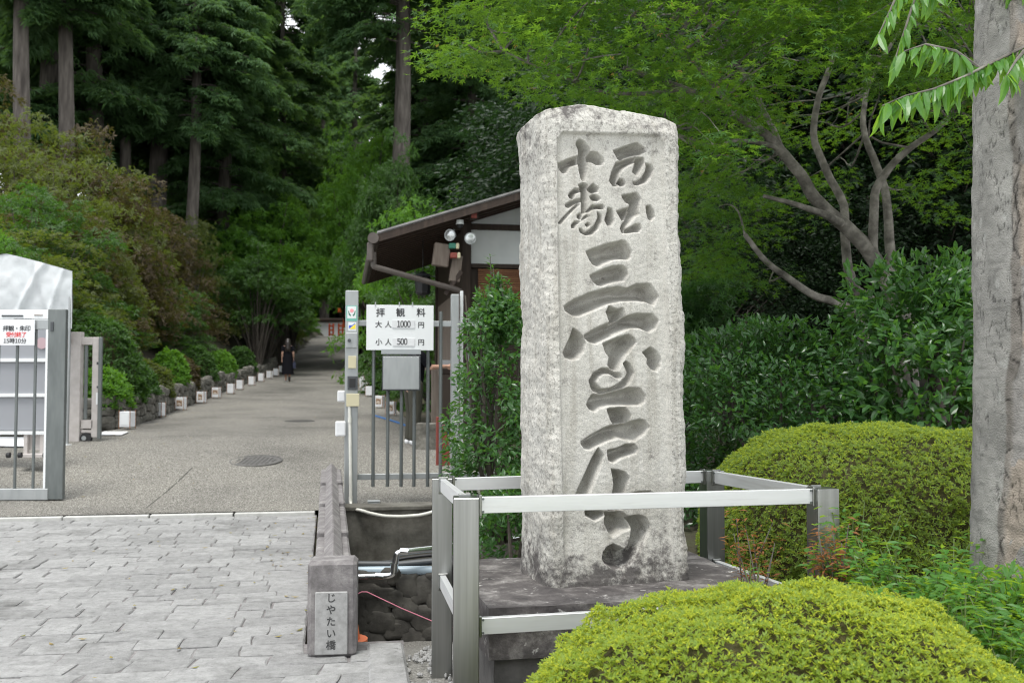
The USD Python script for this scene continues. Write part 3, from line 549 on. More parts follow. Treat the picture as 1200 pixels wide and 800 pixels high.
while row_s < 11.15:
    h = min(rng.uniform(0.15, 0.25), 11.2 - row_s)
    if 11.2 - row_s - h < .12: h = 11.2 - row_s
    t, tmax = (0.0 if row_s > 5.25 else -0.46), (0.53 * row_s + 0.9 - 1.0)
    t += rng.uniform(-.0, .0)
    while t < tmax:
        w = rng.uniform(0.17, 0.46)
        g = 0.0035
        cs = np.array([deckx(row_s + g, t + g), deckx(row_s + g, t + w - g), deckx(row_s + h - g, t + w - g), deckx(row_s + h - g, t + g)])
        n = 5
        edge = []
        for a, b in zip(cs, np.roll(cs, -1, 0)):
            for k in range(2):
                edge.append(a + (b - a) * k / 2 + rng.normal(0, 0.004, 2))
        edge = np.array(edge)
        c = edge.mean(0)
        top = rng.uniform(-.005, .005)
        tilt = rng.normal(0, .008, 2)
        zf = lambda p: top + (p - c) @ tilt
        e2 = c + (edge - c) * (1 - 0.012 / min(h, w))
        v = np.vstack([np.c_[edge, zf(edge) - .03], np.c_[edge, zf(edge) - .006], np.c_[e2, zf(e2) + rng.normal(0, .0015, len(e2))], [[c[0], c[1], zf(c[None])[0] + rng.normal(0, .002)]]])
        m = len(edge); i = np.arange(m); k = (i + 1) % m
        f = np.vstack([np.stack([a * m + i, a * m + i + m, a * m + k], 1) for a in (0, 1)] + [np.stack([a * m + k, a * m + i + m, a * m + k + m], 1) for a in (0, 1)] + [np.stack([2 * m + k, 2 * m + i, np.full(m, 3 * m)], 1)])
        f = f[:, ::-1] if np.cross(edge[1] - edge[0], edge[2] - edge[0]) > 0 and False else f
        tone = int(rng.integers(3))
        tmv = trimesh.Trimesh(v, f, process=False)
        if tmv.face_normals[-1][2] < 0:
            f = f[:, ::-1]
        if npav < 300:
            part(deck, 'paver', (v, f), M['paver%d' % tone], smooth=30)
            npav += 1
        else:
            rest[tone].add(v, f)
        t += w
    row_s += h
for k, r in enumerate(rest):
    if r.n:
        part(deck, 'small_pavers', r, M['paver%d' % k], smooth=30, kind='stuff')
# the pale forecourt the photographer stands on
fcx, fcy = np.arange(-24, 24.1, 1.5), np.arange(-30, 2.61, 1.5)
FX, FY = np.meshgrid(fcx, np.r_[fcy, 2.45])
solo('forecourt', (np.stack([FX, FY, FX * 0 + .0], -1).reshape(-1, 3), grid_faces(len(fcx), len(fcy) + 1)), M['edging'], 'pale paved forecourt before the bridge', 'pavement', kind='structure', smooth=True)
# kerb at the right end of the deck beside the name stone
kb = MB()
kb.box((-0.63, 5.12, -0.06), (0.2, 1.0, 0.15), math.radians(9), .015)
part(deck, 'deck_kerb', kb, M['paver2'])
t = thing('edging_strip', 'thin pale edging strip where the deck meets the road', 'kerb', kind='structure')
for k in range(8):
    a, b = deckx(11.25, .02 + k * .9), deckx(11.25, .9 + k * .9)
    e = MB(); e.beam((*a, .0), (*b, -.0), .1, .07, .006)
    part(t, 'edging_stone', e, M['edging'])

# parapet
par = thing('bridge_parapet', 'low dark stone bridge parapet with angle-iron ridge and name stone', 'parapet')
a0, dirp = np.array([-0.985, 5.55, 0]), np.array([-0.184, 1, 0]); dirp /= np.linalg.norm(dirp)
for k in range(4):
    L = 1.42
    a, b = a0 + dirp * (k * L), a0 + dirp * ((k + 1) * L - .012)
    za, zb = .4 + .036 * k, .4 + .036 * (k + 1)
    m = MB()
    mid = (a + b) / 2
    ang = math.atan2(-dirp[0], dirp[1])
    m.box((mid[0], mid[1], (za - .35) / 2), (.215, L - .012, za + .35), ang, .014)
    part(par, 'wall_block', m, M['parapet'])
rb = MB()
p0, p1 = a0 + dirp * -.02 + [0, 0, .47], a0 + dirp * 5.6 + [0, 0, .585]
side = np.array([dirp[1], -dirp[0], 0])
for sgn in (-1, 1):
    rb.beam(p0 + side * sgn * .028 + [0, 0, -.035], p1 + side * sgn * .028 + [0, 0, -.035], .076, .005, .001, up=(sgn * .7 * side[0], sgn * .7 * side[1], .7))
part(par, 'angle_iron', rb, M['parapet'])
m = MB(); m.box((-0.972, 5.47, 0.25), (.26, .2, .51), math.radians(6), .02)
part(par, 'end_block', m, M['parapet'])
pc = np.array([-0.972, 5.47, 0.25]); n6 = rotz(math.radians(6))
m = MB(); m.box(pc + n6 @ [-.002, -.104, -.07], (.172, .022, .33), math.radians(6), .004)
plate = part(par, 'name_plate', m, M['plate'])
tx = MB()
for k, ch in enumerate('じやたい橋'):
    text(tx, ch, frame(pc + n6 @ [-.029, -.1145, .045 - k * .062], n6 @ [1, 0, 0]), .046, .0015)
part(plate, 'carved_letters', tx, M['plate_ink'])

# ---------------------------------------------------------------- retaining walls and pipes of the stream channel
w = thing('concrete_wall', 'stained concrete retaining wall under the entrance gate', 'wall')
m = MB()
c0 = np.array([-1.95, 11.02, 0])
mid = c0 + RU * 1.3
m.box((mid[0], mid[1], -.2), (2.6, .3, .62), math.atan2(RU[1], RU[0]), .015)
part(w, 'wall_body', m, M['concrete'])
m = MB(); m.box((mid[0] + .02, mid[1] + .0, .095), (2.6, .34, .05), math.atan2(RU[1], RU[0]), .01)
part(w, 'coping', m, M['concrete'])

sw = thing('stone_wall', 'dark mortared boulder wall below the silver pipes', 'wall')
m = MB(); m.box((-.55, 7.86, -.42), (1.5, .46, .78), 0, .03)
part(sw, 'mortar_core', m, M['mortar'])
rng = np.random.default_rng(5)
def boulder(c, r, rng, sub=2, pw=.75):
    b = trimesh.creation.icosphere(sub, 1.0)
    v = b.vertices
    v = np.sign(v) * np.abs(v) ** pw
    v = v * (1 + .75 * (meshkit.fbm(v * 1.3 + rng.uniform(0, 50, 3), 3, int(rng.integers(99))) - .5)[:, None])
    return v * np.asarray(r) + c, b.faces
for u, v, rx, rz_ in ((441, 679, 14, 9), (458, 674, 9, 8), (432, 690, 13, 10), (451, 695, 9, 8), (497, 690, 13, 15), (478, 684, 11, 12), (440, 712, 16, 14), (449, 728, 14, 12), (478, 712, 15, 13), (496, 722, 13, 12), (428, 728, 8, 13), (466, 735, 13, 10), (487, 743, 14, 9), (507, 742, 13, 10), (440, 747, 13, 9), (515, 705, 12, 14), (463, 655 + 45, 9, 9), (420, 706, 8, 12), (530, 725, 14, 14), (540, 690, 14, 12), (425, 676, 7, 7), (512, 676, 12, 6)):
    c = px(u, v, 7.62)
    part(sw, 'boulder', boulder(c, np.array([rx * 1.08, 8, rz_ * 1.08]) * 7.6 / F * 1.12, rng, 2, .5), M['boulder'], smooth=28)

gr = solo('gravel', None or (lambda xs, ys: (np.stack([*np.meshgrid(xs, ys), T(*np.meshgrid(xs, ys)) + .035 + .02 * meshkit.fbm(np.stack([*np.meshgrid(xs * 9, ys * 9), np.zeros((len(ys), len(xs)))], -1), 3, 2)], -1).reshape(-1, 3), grid_faces(len(xs), len(ys))))(np.arange(-.98, .3, .04), np.arange(3.4, 7.6, .05)), M['gravel'], 'grey gravel bed beside the steel fence posts', 'gravel', kind='stuff', smooth=True)
gs = MB(); rng = np.random.default_rng(8)
for _ in range(500):
    x, y = rng.uniform(-.6, .1), rng.uniform(4.6, 7.5)
    b = trimesh.creation.icosphere(0, 1.0)
    gs.add(b.vertices * rng.uniform(.006, .02, 3) + [x, y, T(x, y) + .06], b.faces)
solo('pebbles', gs, M['plate'], 'loose pebbles scattered on the gravel bed', 'pebbles', kind='stuff')

def pipe(name, pts, r, m, label, n=12, cat='pipe', joints=()):
    t = thing(name, label, cat)
    b = MB(); b.tube(pts, r, n)
    part(t, 'pipe_run', b, m, smooth=40)
    for c, ax in joints:
        b = MB(); b.tube([np.asarray(c) - np.asarray(ax) * .03, np.asarray(c) + np.asarray(ax) * .03], r * 1.22, n)
        part(t, 'coupling', b, m, smooth=40)
    return t
D = 7.5
def bend(pts, k=6, r=.25):
    """Rounds the corners of a polyline."""
    pts = [np.asarray(p, float) for p in pts]
    out = [pts[0]]
    for a, b, c in zip(pts, pts[1:], pts[2:]):
        p, q = b + (a - b) * r, b + (c - b) * r
        out += [(1 - t) ** 2 * p + 2 * t * (1 - t) * b + t * t * q for t in np.linspace(0, 1, k)]
    return out + [pts[-1]]
pts = bend([px(405, 677, D), px(461, 674, D), px(465, 647, D), px(512, 642, D + .1), px(580, 633, D + .3), px(650, 626, D + .6)], 5, .14)
pipe('drain_pipe', pts, .024, M['chrome'], 'shiny silver pipe with a double bend above the boulders', joints=[(px(462, 664, D), (0, 0, 1)), (px(474, 646, D), (1, 0, 0)), (px(445, 675, D), (1, 0, 0))])
pipe('drain_pipe', [px(400, 669, D + .12), px(560, 667, D + .12)], .034, M['pipe_blue'], 'thick blue-grey pipe running level behind the silver pipe')
pipe('drain_pipe', [px(400, 661, D + .22), px(470, 661, D + .22), px(560, 652, D + .22)], .026, M['darkgrey'], 'dark grey pipe between the blue-grey pipe and the bank')
pipe('cable', bend([px(400, 655, D + .3), px(440, 661, D + .3), px(480, 652, D + .3), px(560, 646, D + .35)], 4, .4), .012, M['black'], 'black cable drooping over the pipes', cat='cable')
pipe('string', [px(418, 696, 7.42), px(424, 693, 7.42), px(430, 693, 7.42), px(470, 712, 7.42), px(506, 727, 7.42), px(530, 735, 7.42)], .004, M['pink'], 'thin pink string stretched across the boulder wall', 5, 'string')
t = thing('marker_cone', 'orange cone partly hidden behind the bridge name stone', 'cone', px(405, 752, 5.95) - [0, 0, .0])
m = MB(); m.tube([(0, 0, .0), (0, 0, .02)], .13, 20); part(t, 'base', m, M['orange'], smooth=40)
m = MB(); m.tube([(0, 0, .02), (0, 0, .22), (0, 0, .46)], [.085, .055, .02], 20); part(t, 'cone_body', m, M['orange'], smooth=40)
# U-shaped concrete drain block seen under the back rail
t = thing('drain_block', 'small concrete drain block with a dark arched hole', 'concrete block', px(576, 630, 8.6))
arch = Polygon([(-.1, 0), (.07, 0), (.07, .19), (-.1, .19)]).difference(Polygon([(-.085, .0), (.03, .0), (.03, .11), (.01, .15), (-.03, .165), (-.065, .15), (-.085, .11)]))
m = MB(); m.poly(arch, .3, frame((0, -.02, 0), (1, 0, 0)) @ np.diag([1, 1, -1, 1.0])); part(t, 'block_body', m, M['pale_concrete'])

# ---------------------------------------------------------------- the carved stone and its plinth
SO = np.array([.217, 4.61, 0.507]); SA = math.atan2(.292, .956)
mon = thing('stone_monument', 'tall pale granite pillar carved with large brush-written characters', 'stone monument', SO, SA)
H = 2.24
foot = np.array([(0, 0), (-.022, .012), (-.042, .045), (-.053, .1), (-.056, .2), (-.054, .4), (-.035, .47), (.1, .5), (.4, .51), (.6, .5), (.655, .47), (.672, .4), (.672, .2), (.668, .06), (.655, .015), (.63, 0)])
nf = 214
front = np.stack([np.linspace(.63, 0, nf), np.zeros(nf)], 1)
rest_ = []
for a, b in zip(foot[:-1], foot[1:]):
    k = max(2, int(np.linalg.norm(b - a) / (.008 if a[1] < .2 and a[0] < .3 else .02)))
    rest_ += [a + (b - a) * i / k for i in range(k)]
ring = np.vstack([front[:-1], np.array(rest_)])                     # clockwise from the right front corner
nz = 640
zz = np.linspace(0, 1, nz)
U0, Wf = np.tile(ring[:, 0], (nz, 1)), np.repeat(zz, len(ring)).reshape(nz, -1)
V0 = np.tile(ring[:, 1], (nz, 1))
topz = H * (1 + .014 * np.interp(U0, [-.09, 0, .08, .16, .24, .35, .5, .6, .66], [-1.0, -.1, .5, .85, .75, .4, .15, -.15, -.9]) - .02 * np.clip(V0 - .05, 0, .45))
Zs = Wf * topz
lean = np.interp(Wf, [0, .5, .93, 1], [0, -.006, -.018, -.03])
wid = np.interp(Wf, [0, .3, .8, .95, 1.0], [1.0, .985, .98, .98, .965])
Us = (U0 - .3) * wid + .3 + lean * (1 if True else 0)
Vs = (V0 - .25) * np.interp(Wf, [0, .95, 1], [1, .97, .9]) + .25
Vs = np.where(V0 < 1e-9, np.interp(Wf, [0, .965, 1], [0, .0, .03]), Vs)
# the carved strokes: distance into each stroke gives a rounded cut
G = 0.0025
gw, gh = int(.74 / G), int(2.3 / G)
from PIL import Image, ImageDraw
def raster(pts):
    im = Image.new('L', (gw, gh), 0)
    ImageDraw.Draw(im).polygon([((x + .05) / G, y / G) for x, y in pts], fill=1)
    return np.asarray(im)
cut = np.zeros((gh, gw))
for s in STROKES:
    p = np.array([[float(q) / 1000 for q in w.split(',')] for w in s.split()])
    d = ndimage.distance_transform_edt(raster(p)) * G
    r = max(.014, min(.045, d.max() * 1.0))
    k = np.clip(d / r, 0, 1)
    cut = np.maximum(cut, (.034 + 2.0 * r) * (1 - (1 - k) ** 2.2) * (d > 0))
cut = ndimage.gaussian_filter(cut, .7)
# the sunk panel
pan = Image.new('L', (gw, gh), 0)
ImageDraw.Draw(pan).polygon([((x + .05) / G, y / G) for x, y in ((.026, .03), (.585, .035), (.566, 1.0), (.548, 2.1), (.52, 2.15), (.02, 2.125), (-.006, 2.09), (.004, 1.2))], fill=1)
pd = ndimage.distance_transform_edt(np.asarray(pan)) * G
sunk = .022 * sm(.0, .014, ndimage.gaussian_filter(pd, 1.2))
sunk *= np.interp(np.arange(gh) * G, [0, .1, .25], [.1, .3, 1])[:, None]
ix = np.stack([np.clip(Zs / G, 0, gh - 1), np.clip((Us + .05) / G, 0, gw - 1)])
isf = V0 < 1e-9
c = ndimage.map_coordinates(cut, ix, order=1) * isf
k = ndimage.map_coordinates(sunk, ix, order=1) * isf
pts3 = np.stack([Us, Vs, Zs], -1)
rough = (meshkit.fbm(pts3 * 16, 5, 1) - .5) * .019 + (meshkit.noise(pts3 * 42, 9) - .5) * .006 + (meshkit.fbm(pts3 * 3.2, 3, 7) - .5) * .05
fine = (meshkit.fbm(pts3 * 60, 3, 4) - .5) * .0035
inpan = sm(.002, .012, k)
edge = np.where(isf, 0, 1)
nx, ny = np.zeros_like(Us), np.zeros_like(Us)
tang = np.roll(ring, -1, 0) - np.roll(ring, 1, 0)
nrm = np.stack([tang[:, 1], -tang[:, 0]], 1); nrm /= np.linalg.norm(nrm, axis=1, keepdims=True)
if nrm[nf // 2][1] > 0: nrm = -nrm
amp = np.where(isf, .35 * (1 - inpan), .9)
disp = rough * amp + fine
fade = np.interp(Zs, [0, .03], [.4, 1])
Us = Us + nrm[:, 0] * disp * fade
Vs = Vs + nrm[:, 1] * disp * fade + c + k
body = np.stack([Us, Vs, Zs], -1).reshape(-1, 3)
nr = len(ring)
faces = [grid_faces(nr, nz, True)]
last, off = (nz - 1) * nr, len(body)
cap = [body]
cen = body[last:last + nr].mean(0)
for q in range(1, 9):
    f_ = 1 - q / 8.5
    rr = cen + (body[last:last + nr] - cen) * f_
    hump = .02 * (1 - f_)
    rr[:, 2] = body[last:last + nr, 2] * (f_ ** .6) + (H * 1.0 - .0) * (1 - f_ ** .6) + hump + (meshkit.fbm(rr * 16, 4, 1) - .5) * .03
    cap.append(rr)
i = np.arange(nr); i2 = (i + 1) % nr
for q in range(8):
    a = last + q * nr if q == 0 else off + (q - 1) * nr
    b = off + q * nr
    faces += [np.stack([a + i, a + i2, b + i2], 1), np.stack([a + i, b + i2, b + i], 1)]
faces.append(np.stack([off + 7 * nr + i, off + 7 * nr + i2, np.full(nr, off + 8 * nr)], 1))
cap.append(cap[-1].mean(0)[None])
mv, mf = np.vstack(cap), np.vstack(faces)
tmp = trimesh.Trimesh(mv, mf, process=False)
if tmp.volume < 0: mf = mf[:, ::-1]
pr = part(mon, 'pillar', (mv, mf), M['granite'], smooth=True)
bm = np.ones(len(mv)); bm[:inpan.size] = np.where(isf, 1 - inpan, 1).ravel()
UsdGeom.PrimvarsAPI(pr).CreatePrimvar('border', Sdf.ValueTypeNames.FloatArray, 'vertex').Set(Vt.FloatArray.FromNumpy(bm.astype(np.float32)))

pl = thing('stone_plinth', 'lichen-stained stone plinth under the carved pillar', 'plinth', (.06, 4.24, 0), math.radians(12))
def rough_box(x0, x1, y0, y1, z0, z1, amp, seed, n=.035):
    b = trimesh.creation.box((x1 - x0, y1 - y0, z1 - z0))
    b.apply_translation(((x0 + x1) / 2, (y0 + y1) / 2, (z0 + z1) / 2))
    v, f = trimesh.remesh.subdivide_to_size(b.vertices, b.faces, n)
    b = trimesh.Trimesh(v, f); b.merge_vertices()
    v = b.vertices
    d = (meshkit.fbm(v * 9, 4, seed) - .5) * amp
    return v + b.vertex_normals * d[:, None], b.faces
part(pl, 'top_slab', rough_box(-.16, 1.2, 0, 1.16, .3, .515, .018, 3), M['slab'], smooth=50)
k = 0
for x0, x1 in ((-.13, .3), (.315, .74), (.755, 1.17)):
    part(pl, 'base_block', rough_box(x0, x1, .04, 1.1, -.1, .292, .02, 5 + k, .05), M['slab_low'], smooth=50); k += 1

# ---------------------------------------------------------------- steel fence round the stone
fe = thing('steel_fence', 'brushed stainless post-and-rail fence round the stone plinth', 'fence')
posts = [np.array(p) for p in ((-.188, 4.1), (1.396, 4.5), (1.118, 5.6), (-.362, 5.2))]
topzs = [.99, .985, .97, .965]
a12 = math.radians(13)
for p, z in zip(posts, topzs):
    m = MB(); m.box((p[0], p[1], z / 2 - .05), (.105, .105, z + .1), a12 if p[0] > .5 else math.radians(4), .003)
    part(fe, 'post', m, M['steel'])
for i in range(4):
    a, b = posts[i], posts[(i + 1) % 4]
    u = (b - a) / np.linalg.norm(b - a)
    for zr in (.93, .44):
        za, zb = topzs[i] + zr - .965, topzs[(i + 1) % 4] + zr - .965
        m = MB(); m.beam((*(a + u * .052), za), (*(b - u * .052), zb), .03, .066, .002)
        part(fe, 'rail', m, M['steel_rail'])
        for q, z_, sg in ((a, za, 1), (b, zb, -1)):
            m = MB(); m.box((*(q + sg * u * .056), z_), (.012, .05, .086), math.atan2(u[1], u[0]), .002)
            part(fe, 'bracket', m, M['steel'])
            nn = np.array([u[1], -u[0]])
            if nn @ q > 0: nn = -nn
            for dz in (-.026, .026):
                m = MB(); c_ = np.array([*(q + sg * u * .068), z_ + dz]); m.tube([c_ + [*(nn * .012), 0], c_ + [*(nn * .019), 0]], .005, 8); part(fe, 'bolt', m, M['alu_dark'])

fl_ = MB(); rng = np.random.default_rng(77)
for _ in range(260):                                                # litter on deck and road
    if rng.random() < .45:
        q = deckx(rng.uniform(5, 11), rng.uniform(0, 1) ** 2 * 4.5); z = .007
    else:
        y = rng.uniform(11.6, 30); k = rng.random() ** .5
        x = XL(y) + (XR(y) - XL(y)) * (rng.random() if rng.random() < .5 else (1 - k) * .4); q = (x, y); z = float(P(S(x, y))) + .016
    s_ = rng.uniform(.012, .03); a_ = rng.uniform(0, 6.28)
    v_ = np.array([(-1, 0, .1), (0, .45, .0), (1, 0, .25), (0, -.45, 0)]) * s_ @ rotz(a_).T + [q[0], q[1], z]
    fl_.add(v_, [(0, 2, 1), (0, 3, 2)])
solo('fallen_leaves', fl_, mottled('fallen_leaf', [(.3, (.1, .07, .03)), (.5, (.22, .17, .06)), (.7, (.1, .13, .03))], 3.0), 'fallen leaves scattered over the deck and the road', 'leaves', kind='stuff')

# ---------------------------------------------------------------- entrance gate, right part
g = thing('gate_fence', 'aluminium gate fence section with upright bars right of the gate post', 'gate')
G0 = np.array([-1.77, 11.42, 0]); GA = math.atan2(RU[1], RU[0])
def gp(u, v, off=0.0):
    """Point of the gate plane seen at u, v (off metres in front)."""
    n = np.array([-RU[1], RU[0], 0])
    a, b = px(u, v, 5.0) - [0, 0, EYE], None
    o = G0 - n * off
    t = ((o - [0, 0, EYE]) @ n) / (a @ n)
    return np.array([0, 0, EYE]) + a * t
for u, top in ((437, 366), (454, 366), (470, 366), (485, 366), (501, 366), (516, 365), (549, 366), (565, 367), (581, 367)):
    a, b = gp(u, 570 if u < 505 else 568, .03), gp(u, top, .03)
    m = MB(); m.tube([(a[0], a[1], a[2]), (a[0], a[1], b[2])], .02, 12); part(g, 'bar', m, M['alu_dark'], smooth=40)
for v0, v1 in ((375, 382), (555, 562)):
    a, b = gp(419, v0), gp(600, v0 + (1 if v0 < 400 else 0))
    m = MB(); m.beam((*a[:2], (a[2] + gp(419, v1)[2]) / 2), (*b[:2], (a[2] + gp(419, v1)[2]) / 2), .05, .065, .004); part(g, 'rail', m, M['alu'])
a = gp(533, 345)
m = MB(); m.box((a[0], a[1], a[2] / 2), (.092, .09, a[2]), GA, .006); part(g, 'stile', m, M['alu'])
a = gp(541, 341, -.05)
m = MB(); m.box((a[0], a[1], a[2] / 2), (.035, .03, a[2]), GA, .004); part(g, 'stile', m, M['white'])

gpst = thing('gate_post', 'tall aluminium gate post with stickers and switch boxes', 'gate post')
a, b = gp(412.5, 341, .05), gp(412.5, 594, .05)
W = .147
def onpost(u, v0, v1, w, name, m, d=.012, par_=None, du=0):
    """A box on the front of the post between the heights seen at v0 and v1."""
    p, q = gp(u, v0, .125 + d / 2), gp(u, v1, .125 + d / 2)
    b_ = MB(); b_.box((p[0], p[1], (p[2] + q[2]) / 2), (w, d, abs(p[2] - q[2])), GA, min(.004, d * .4))
    return part(par_ or gpst, name, b_, m)
mm = MB(); mm.box((a[0], a[1], (a[2] + .0) / 2), (W, .15, a[2]), GA, .006); part(gpst, 'post', mm, M['alu'])
st = onpost(412.3, 358, 376, .125, 'sticker', M['teal'], .003)
s2 = onpost(412.3, 359, 373, .1, 'sticker_field', M['white'], .005, st)
o = gp(412.3, 366, .1305)
for nm, mt, shape in (('sticker_mark', 'pink_print', [(.022 * math.cos(t), .02 + .022 * math.sin(t)) for t in np.linspace(0, 6.28, 13)[:-1]]),
                      ('sticker_mark', 'green_print', [(-.042, .02), (-.034, .02), (-.026, -.012), (-.008, -.03), (-.014, -.044), (-.034, -.028)]),
                      ('sticker_mark', 'green_print', [(.042, .02), (.034, .02), (.026, -.012), (.008, -.03), (.014, -.044), (.034, -.028)])):
    b_ = MB(); b_.poly(Polygon(shape), .0015, frame(o, RU)); part(st, nm, b_, M[mt])
sq = onpost(412.8, 377.5, 387.5, .09, 'sticker', M['white'], .003)
o = gp(412.8, 382.3, .1295)
for mt, shape in (('blue_print', [(-.037, -.028), (-.037, .012), (.0, .012), (.022, .034), (.036, .034)]), ('yellow_print', [(-.03, -.03), (.037, .028), (.037, -.03)])):
    b_ = MB(); b_.poly(Polygon(shape), .0012, frame(o, RU)); part(sq, 'sticker_mark', b_, M[mt])
lk = onpost(412, 390, 407.5, .125, 'lock_box', M['alu'], .02)
o = gp(409.3, 399, .155)
b_ = MB(); b_.tube([o, o + np.array([RU[1], -RU[0], 0]) * .03], .02, 14); part(lk, 'knob', b_, M['darkgrey'])
onpost(412.8, 417, 431.5, .09, 'switch_box', M['cream'], .02)
ic = onpost(413, 440.5, 456.5, .11, 'intercom', M['darkgrey'], .03)
onpost(413, 443, 454, .07, 'intercom_grille', M['black'], .034, ic)
onpost(413.5, 461, 476, .145, 'junction_box', M['cream'], .05)
b_ = MB(); b_.box(gp(399, 502, .12), (.115, .1, .165), GA, .012); part(gpst, 'side_box', b_, M['white_p'])
b_ = MB(); b_.box(gp(400, 464, -.2), (.09, .1, .13), GA, .012); part(gpst, 'side_box', b_, M['white_p'])
cp = [gp(409.5, 476, .15), gp(410, 492, .15), gp(411, 560, .15), gp(411, 590, .16), gp(412, 593, .3), gp(416, 596.5, .5), gp(424, 598, .6), gp(433, 601, .6), gp(450, 604.5, .6), gp(472, 605, .6), gp(495, 603, .6), gp(512, 598, .6), gp(530, 594, .6)]
pipe('conduit', bend(cp, 4, .3), .018, M['pipe_white'], 'white conduit down the gate post and along the wall top', 10, 'conduit', joints=[(cp[1], (0, 0, 1)), (gp(411, 585, .155), (0, 0, 1))])
t = thing('junction_box', 'small grey box on the wall top behind the white conduit', 'electrical box', gp(438, 596, .2), GA)
m = MB(); m.box((0, 0, .04), (.13, .1, .09), 0, .008); part(t, 'box_body', m, M['greybox'])
m = MB(); m.box((0, 0, .089), (.14, .11, .012), 0, .004); part(t, 'lid', m, M['greybox'])

# admission price board
sg = thing('price_board', 'white admission price board with black lettering on the gate', 'sign')
p0, p1 = gp(429.5, 357, .1), gp(508, 410.5, .1)
zt, zb = p0[2], p1[2]
c = (p0 + p1) / 2; c[2] = (zt + zb) / 2
m = MB(); m.box(c, (np.linalg.norm((p1 - p0)[:2]), .014, zt - zb), GA, .003); part(sg, 'board', m, M['white'])
for u0, u1, v0, v1 in ((459.5, 486, 375, 384.5), (460, 486, 396, 405.5)):
    q0, q1 = gp(u0, v0, .111), gp(u1, v1, .111)
    cc = (q0 + q1) / 2
    m = MB(); m.box(cc, (np.linalg.norm((q1 - q0)[:2]), .006, q0[2] - q1[2]), GA, .002); part(sg, 'price_card', m, M['white_p'])
L = MB()
for s, u, v, hpx, sp in (('拝', 440.5, 370, 9.4, 1), ('観', 464, 370, 9.4, 1), ('料', 488, 370, 9.4, 1), ('大', 439.5, 383, 7.2, 1), ('人', 450.8, 383, 7.2, 1), ('円', 489.5, 383.5, 7.0, 1), ('小', 439.8, 403.6, 7.2, 1), ('人', 450.8, 403.6, 7.2, 1), ('円', 489.5, 403.8, 7.0, 1)):
    text(L, s, frame(gp(u, v, .1072), RU), hpx * 11.4 / F, .0015)
for s, u, v in (('1000', 464.8, 383), ('500', 465, 403.6)):
    text(L, s, frame(gp(u, v, .1142), RU), 8.6 * 11.4 / F, .0012, .86, .85)
part(sg, 'lettering', L, M['ink'])
for u in (468, 483.5, 440):
    m = MB(); m.box(gp(u, 356.5, .1), (.012, .03, .05), GA, .003); part(sg, 'hook', m, M['alu'])

mb_ = thing('mail_box', 'grey flat metal box hung on the bars below the price board', 'box')
p0, p1 = gp(448, 416.5, .14), gp(492.3, 457.5, .14)
c = (p0 + p1) / 2; wd, ht = np.linalg.norm((p1 - p0)[:2]), p0[2] - p1[2]
m = MB(); m.box(c, (wd, .12, ht), GA, .006); part(mb_, 'box_body', m, M['darkgrey'])
m = MB(); m.box(gp(470.2, 437, .203), (wd - .025, .012, ht - .03), GA, .004); part(mb_, 'door', m, M['alu'])
p0 = gp(470, 412, .09)
m = MB(); m.box((p0[0], p0[1], p0[2] - .0), (wd + .02, .06, .06), GA, .004); part(mb_, 'hanger', m, M['greybox'])

# ---------------------------------------------------------------- sliding gate, left part
sl = thing('sliding_gate', 'front aluminium sliding gate panel with white notice at left edge', 'gate')
LX = np.array([.998, .035, 0]); LA = math.atan2(LX[1], LX[0])
def lp(u, v, off=0.0):
    n = np.array([-LX[1], LX[0], 0]); o = np.array([-5.2, 11.5, 0]) - n * off
    a = px(u, v, 5.0) - [0, 0, EYE]
    return np.array([0, 0, EYE]) + a * (((o - [0, 0, EYE]) @ n) / (a @ n))
def lbox(u0, u1, v0, v1, d, off, name, m, par_=sl, bev=.004):
    p, q = lp(u0, v0, off), lp(u1, v1, off)
    c = (p + q) / 2
    b_ = MB(); b_.box(c, (np.linalg.norm((q - p)[:2]), d, abs(p[2] - q[2])), LA, bev)
    return part(par_, name, b_, m)
lbox(58, 74.5, 362.5, 584.5, .07, 0, 'stile', M['alu_dark'])
lbox(54.8, 57.8, 386, 572, .05, .01, 'stile_lip', M['white'])
lbox(-90, 57.6, 572.5, 585, .09, 0, 'bottom_rail', M['alu'])
lbox(-90, 57.6, 363, 374, .06, 0, 'top_rail', M['white'])
lbox(-90, 57.6, 374.5, 386, .05, .01, 'top_rail', M['alu'])
for u in (17, 38.5, -5, -27, -49, -71):
    p, q = lp(u, 575), lp(u, 384)
    b_ = MB(); b_.tube([(p[0], p[1], p[2]), (p[0], p[1], q[2])], .017, 10); part(sl, 'bar', b_, M['alu_dark'], smooth=40)
lbox(2, 27, 369, 371, .01, .035, 'slot', M['darkgrey'], bev=.002)
lbox(16, 37, 373, 374.4, .01, .035, 'slot', M['darkgrey'], bev=.002)
lbox(40, 50, 368.6, 369.6, .01, .035, 'slot', M['wood_grey'], bev=.002)
lbox(59.5, 62.5, 377, 388, .02, .04, 'latch', M['darkgrey'], bev=.002)
nb = thing('notice_board', 'white notice with black and red lettering tied to the front gate', 'sign')
lbox(-9, 40.5, 374, 404.5, .008, .06, 'notice_sheet', M['white_p'], nb)
La, Lr = MB(), MB()
text(La, '拝観・朱印', frame(lp(3.2, 387.2, .0652), LX), 6.0 * 11.5 / F, .0012, .93)
text(Lr, '受付終了', frame(lp(6.8, 394.3, .0652), LX), 5.6 * 11.5 / F, .0012, .92)
text(La, '15時10分', frame(lp(3.8, 401.6, .0652), LX), 5.6 * 11.5 / F, .0012, .98)
part(nb, 'lettering', La, M['ink']); part(nb, 'lettering', Lr, M['red_ink'], label='red lettering')

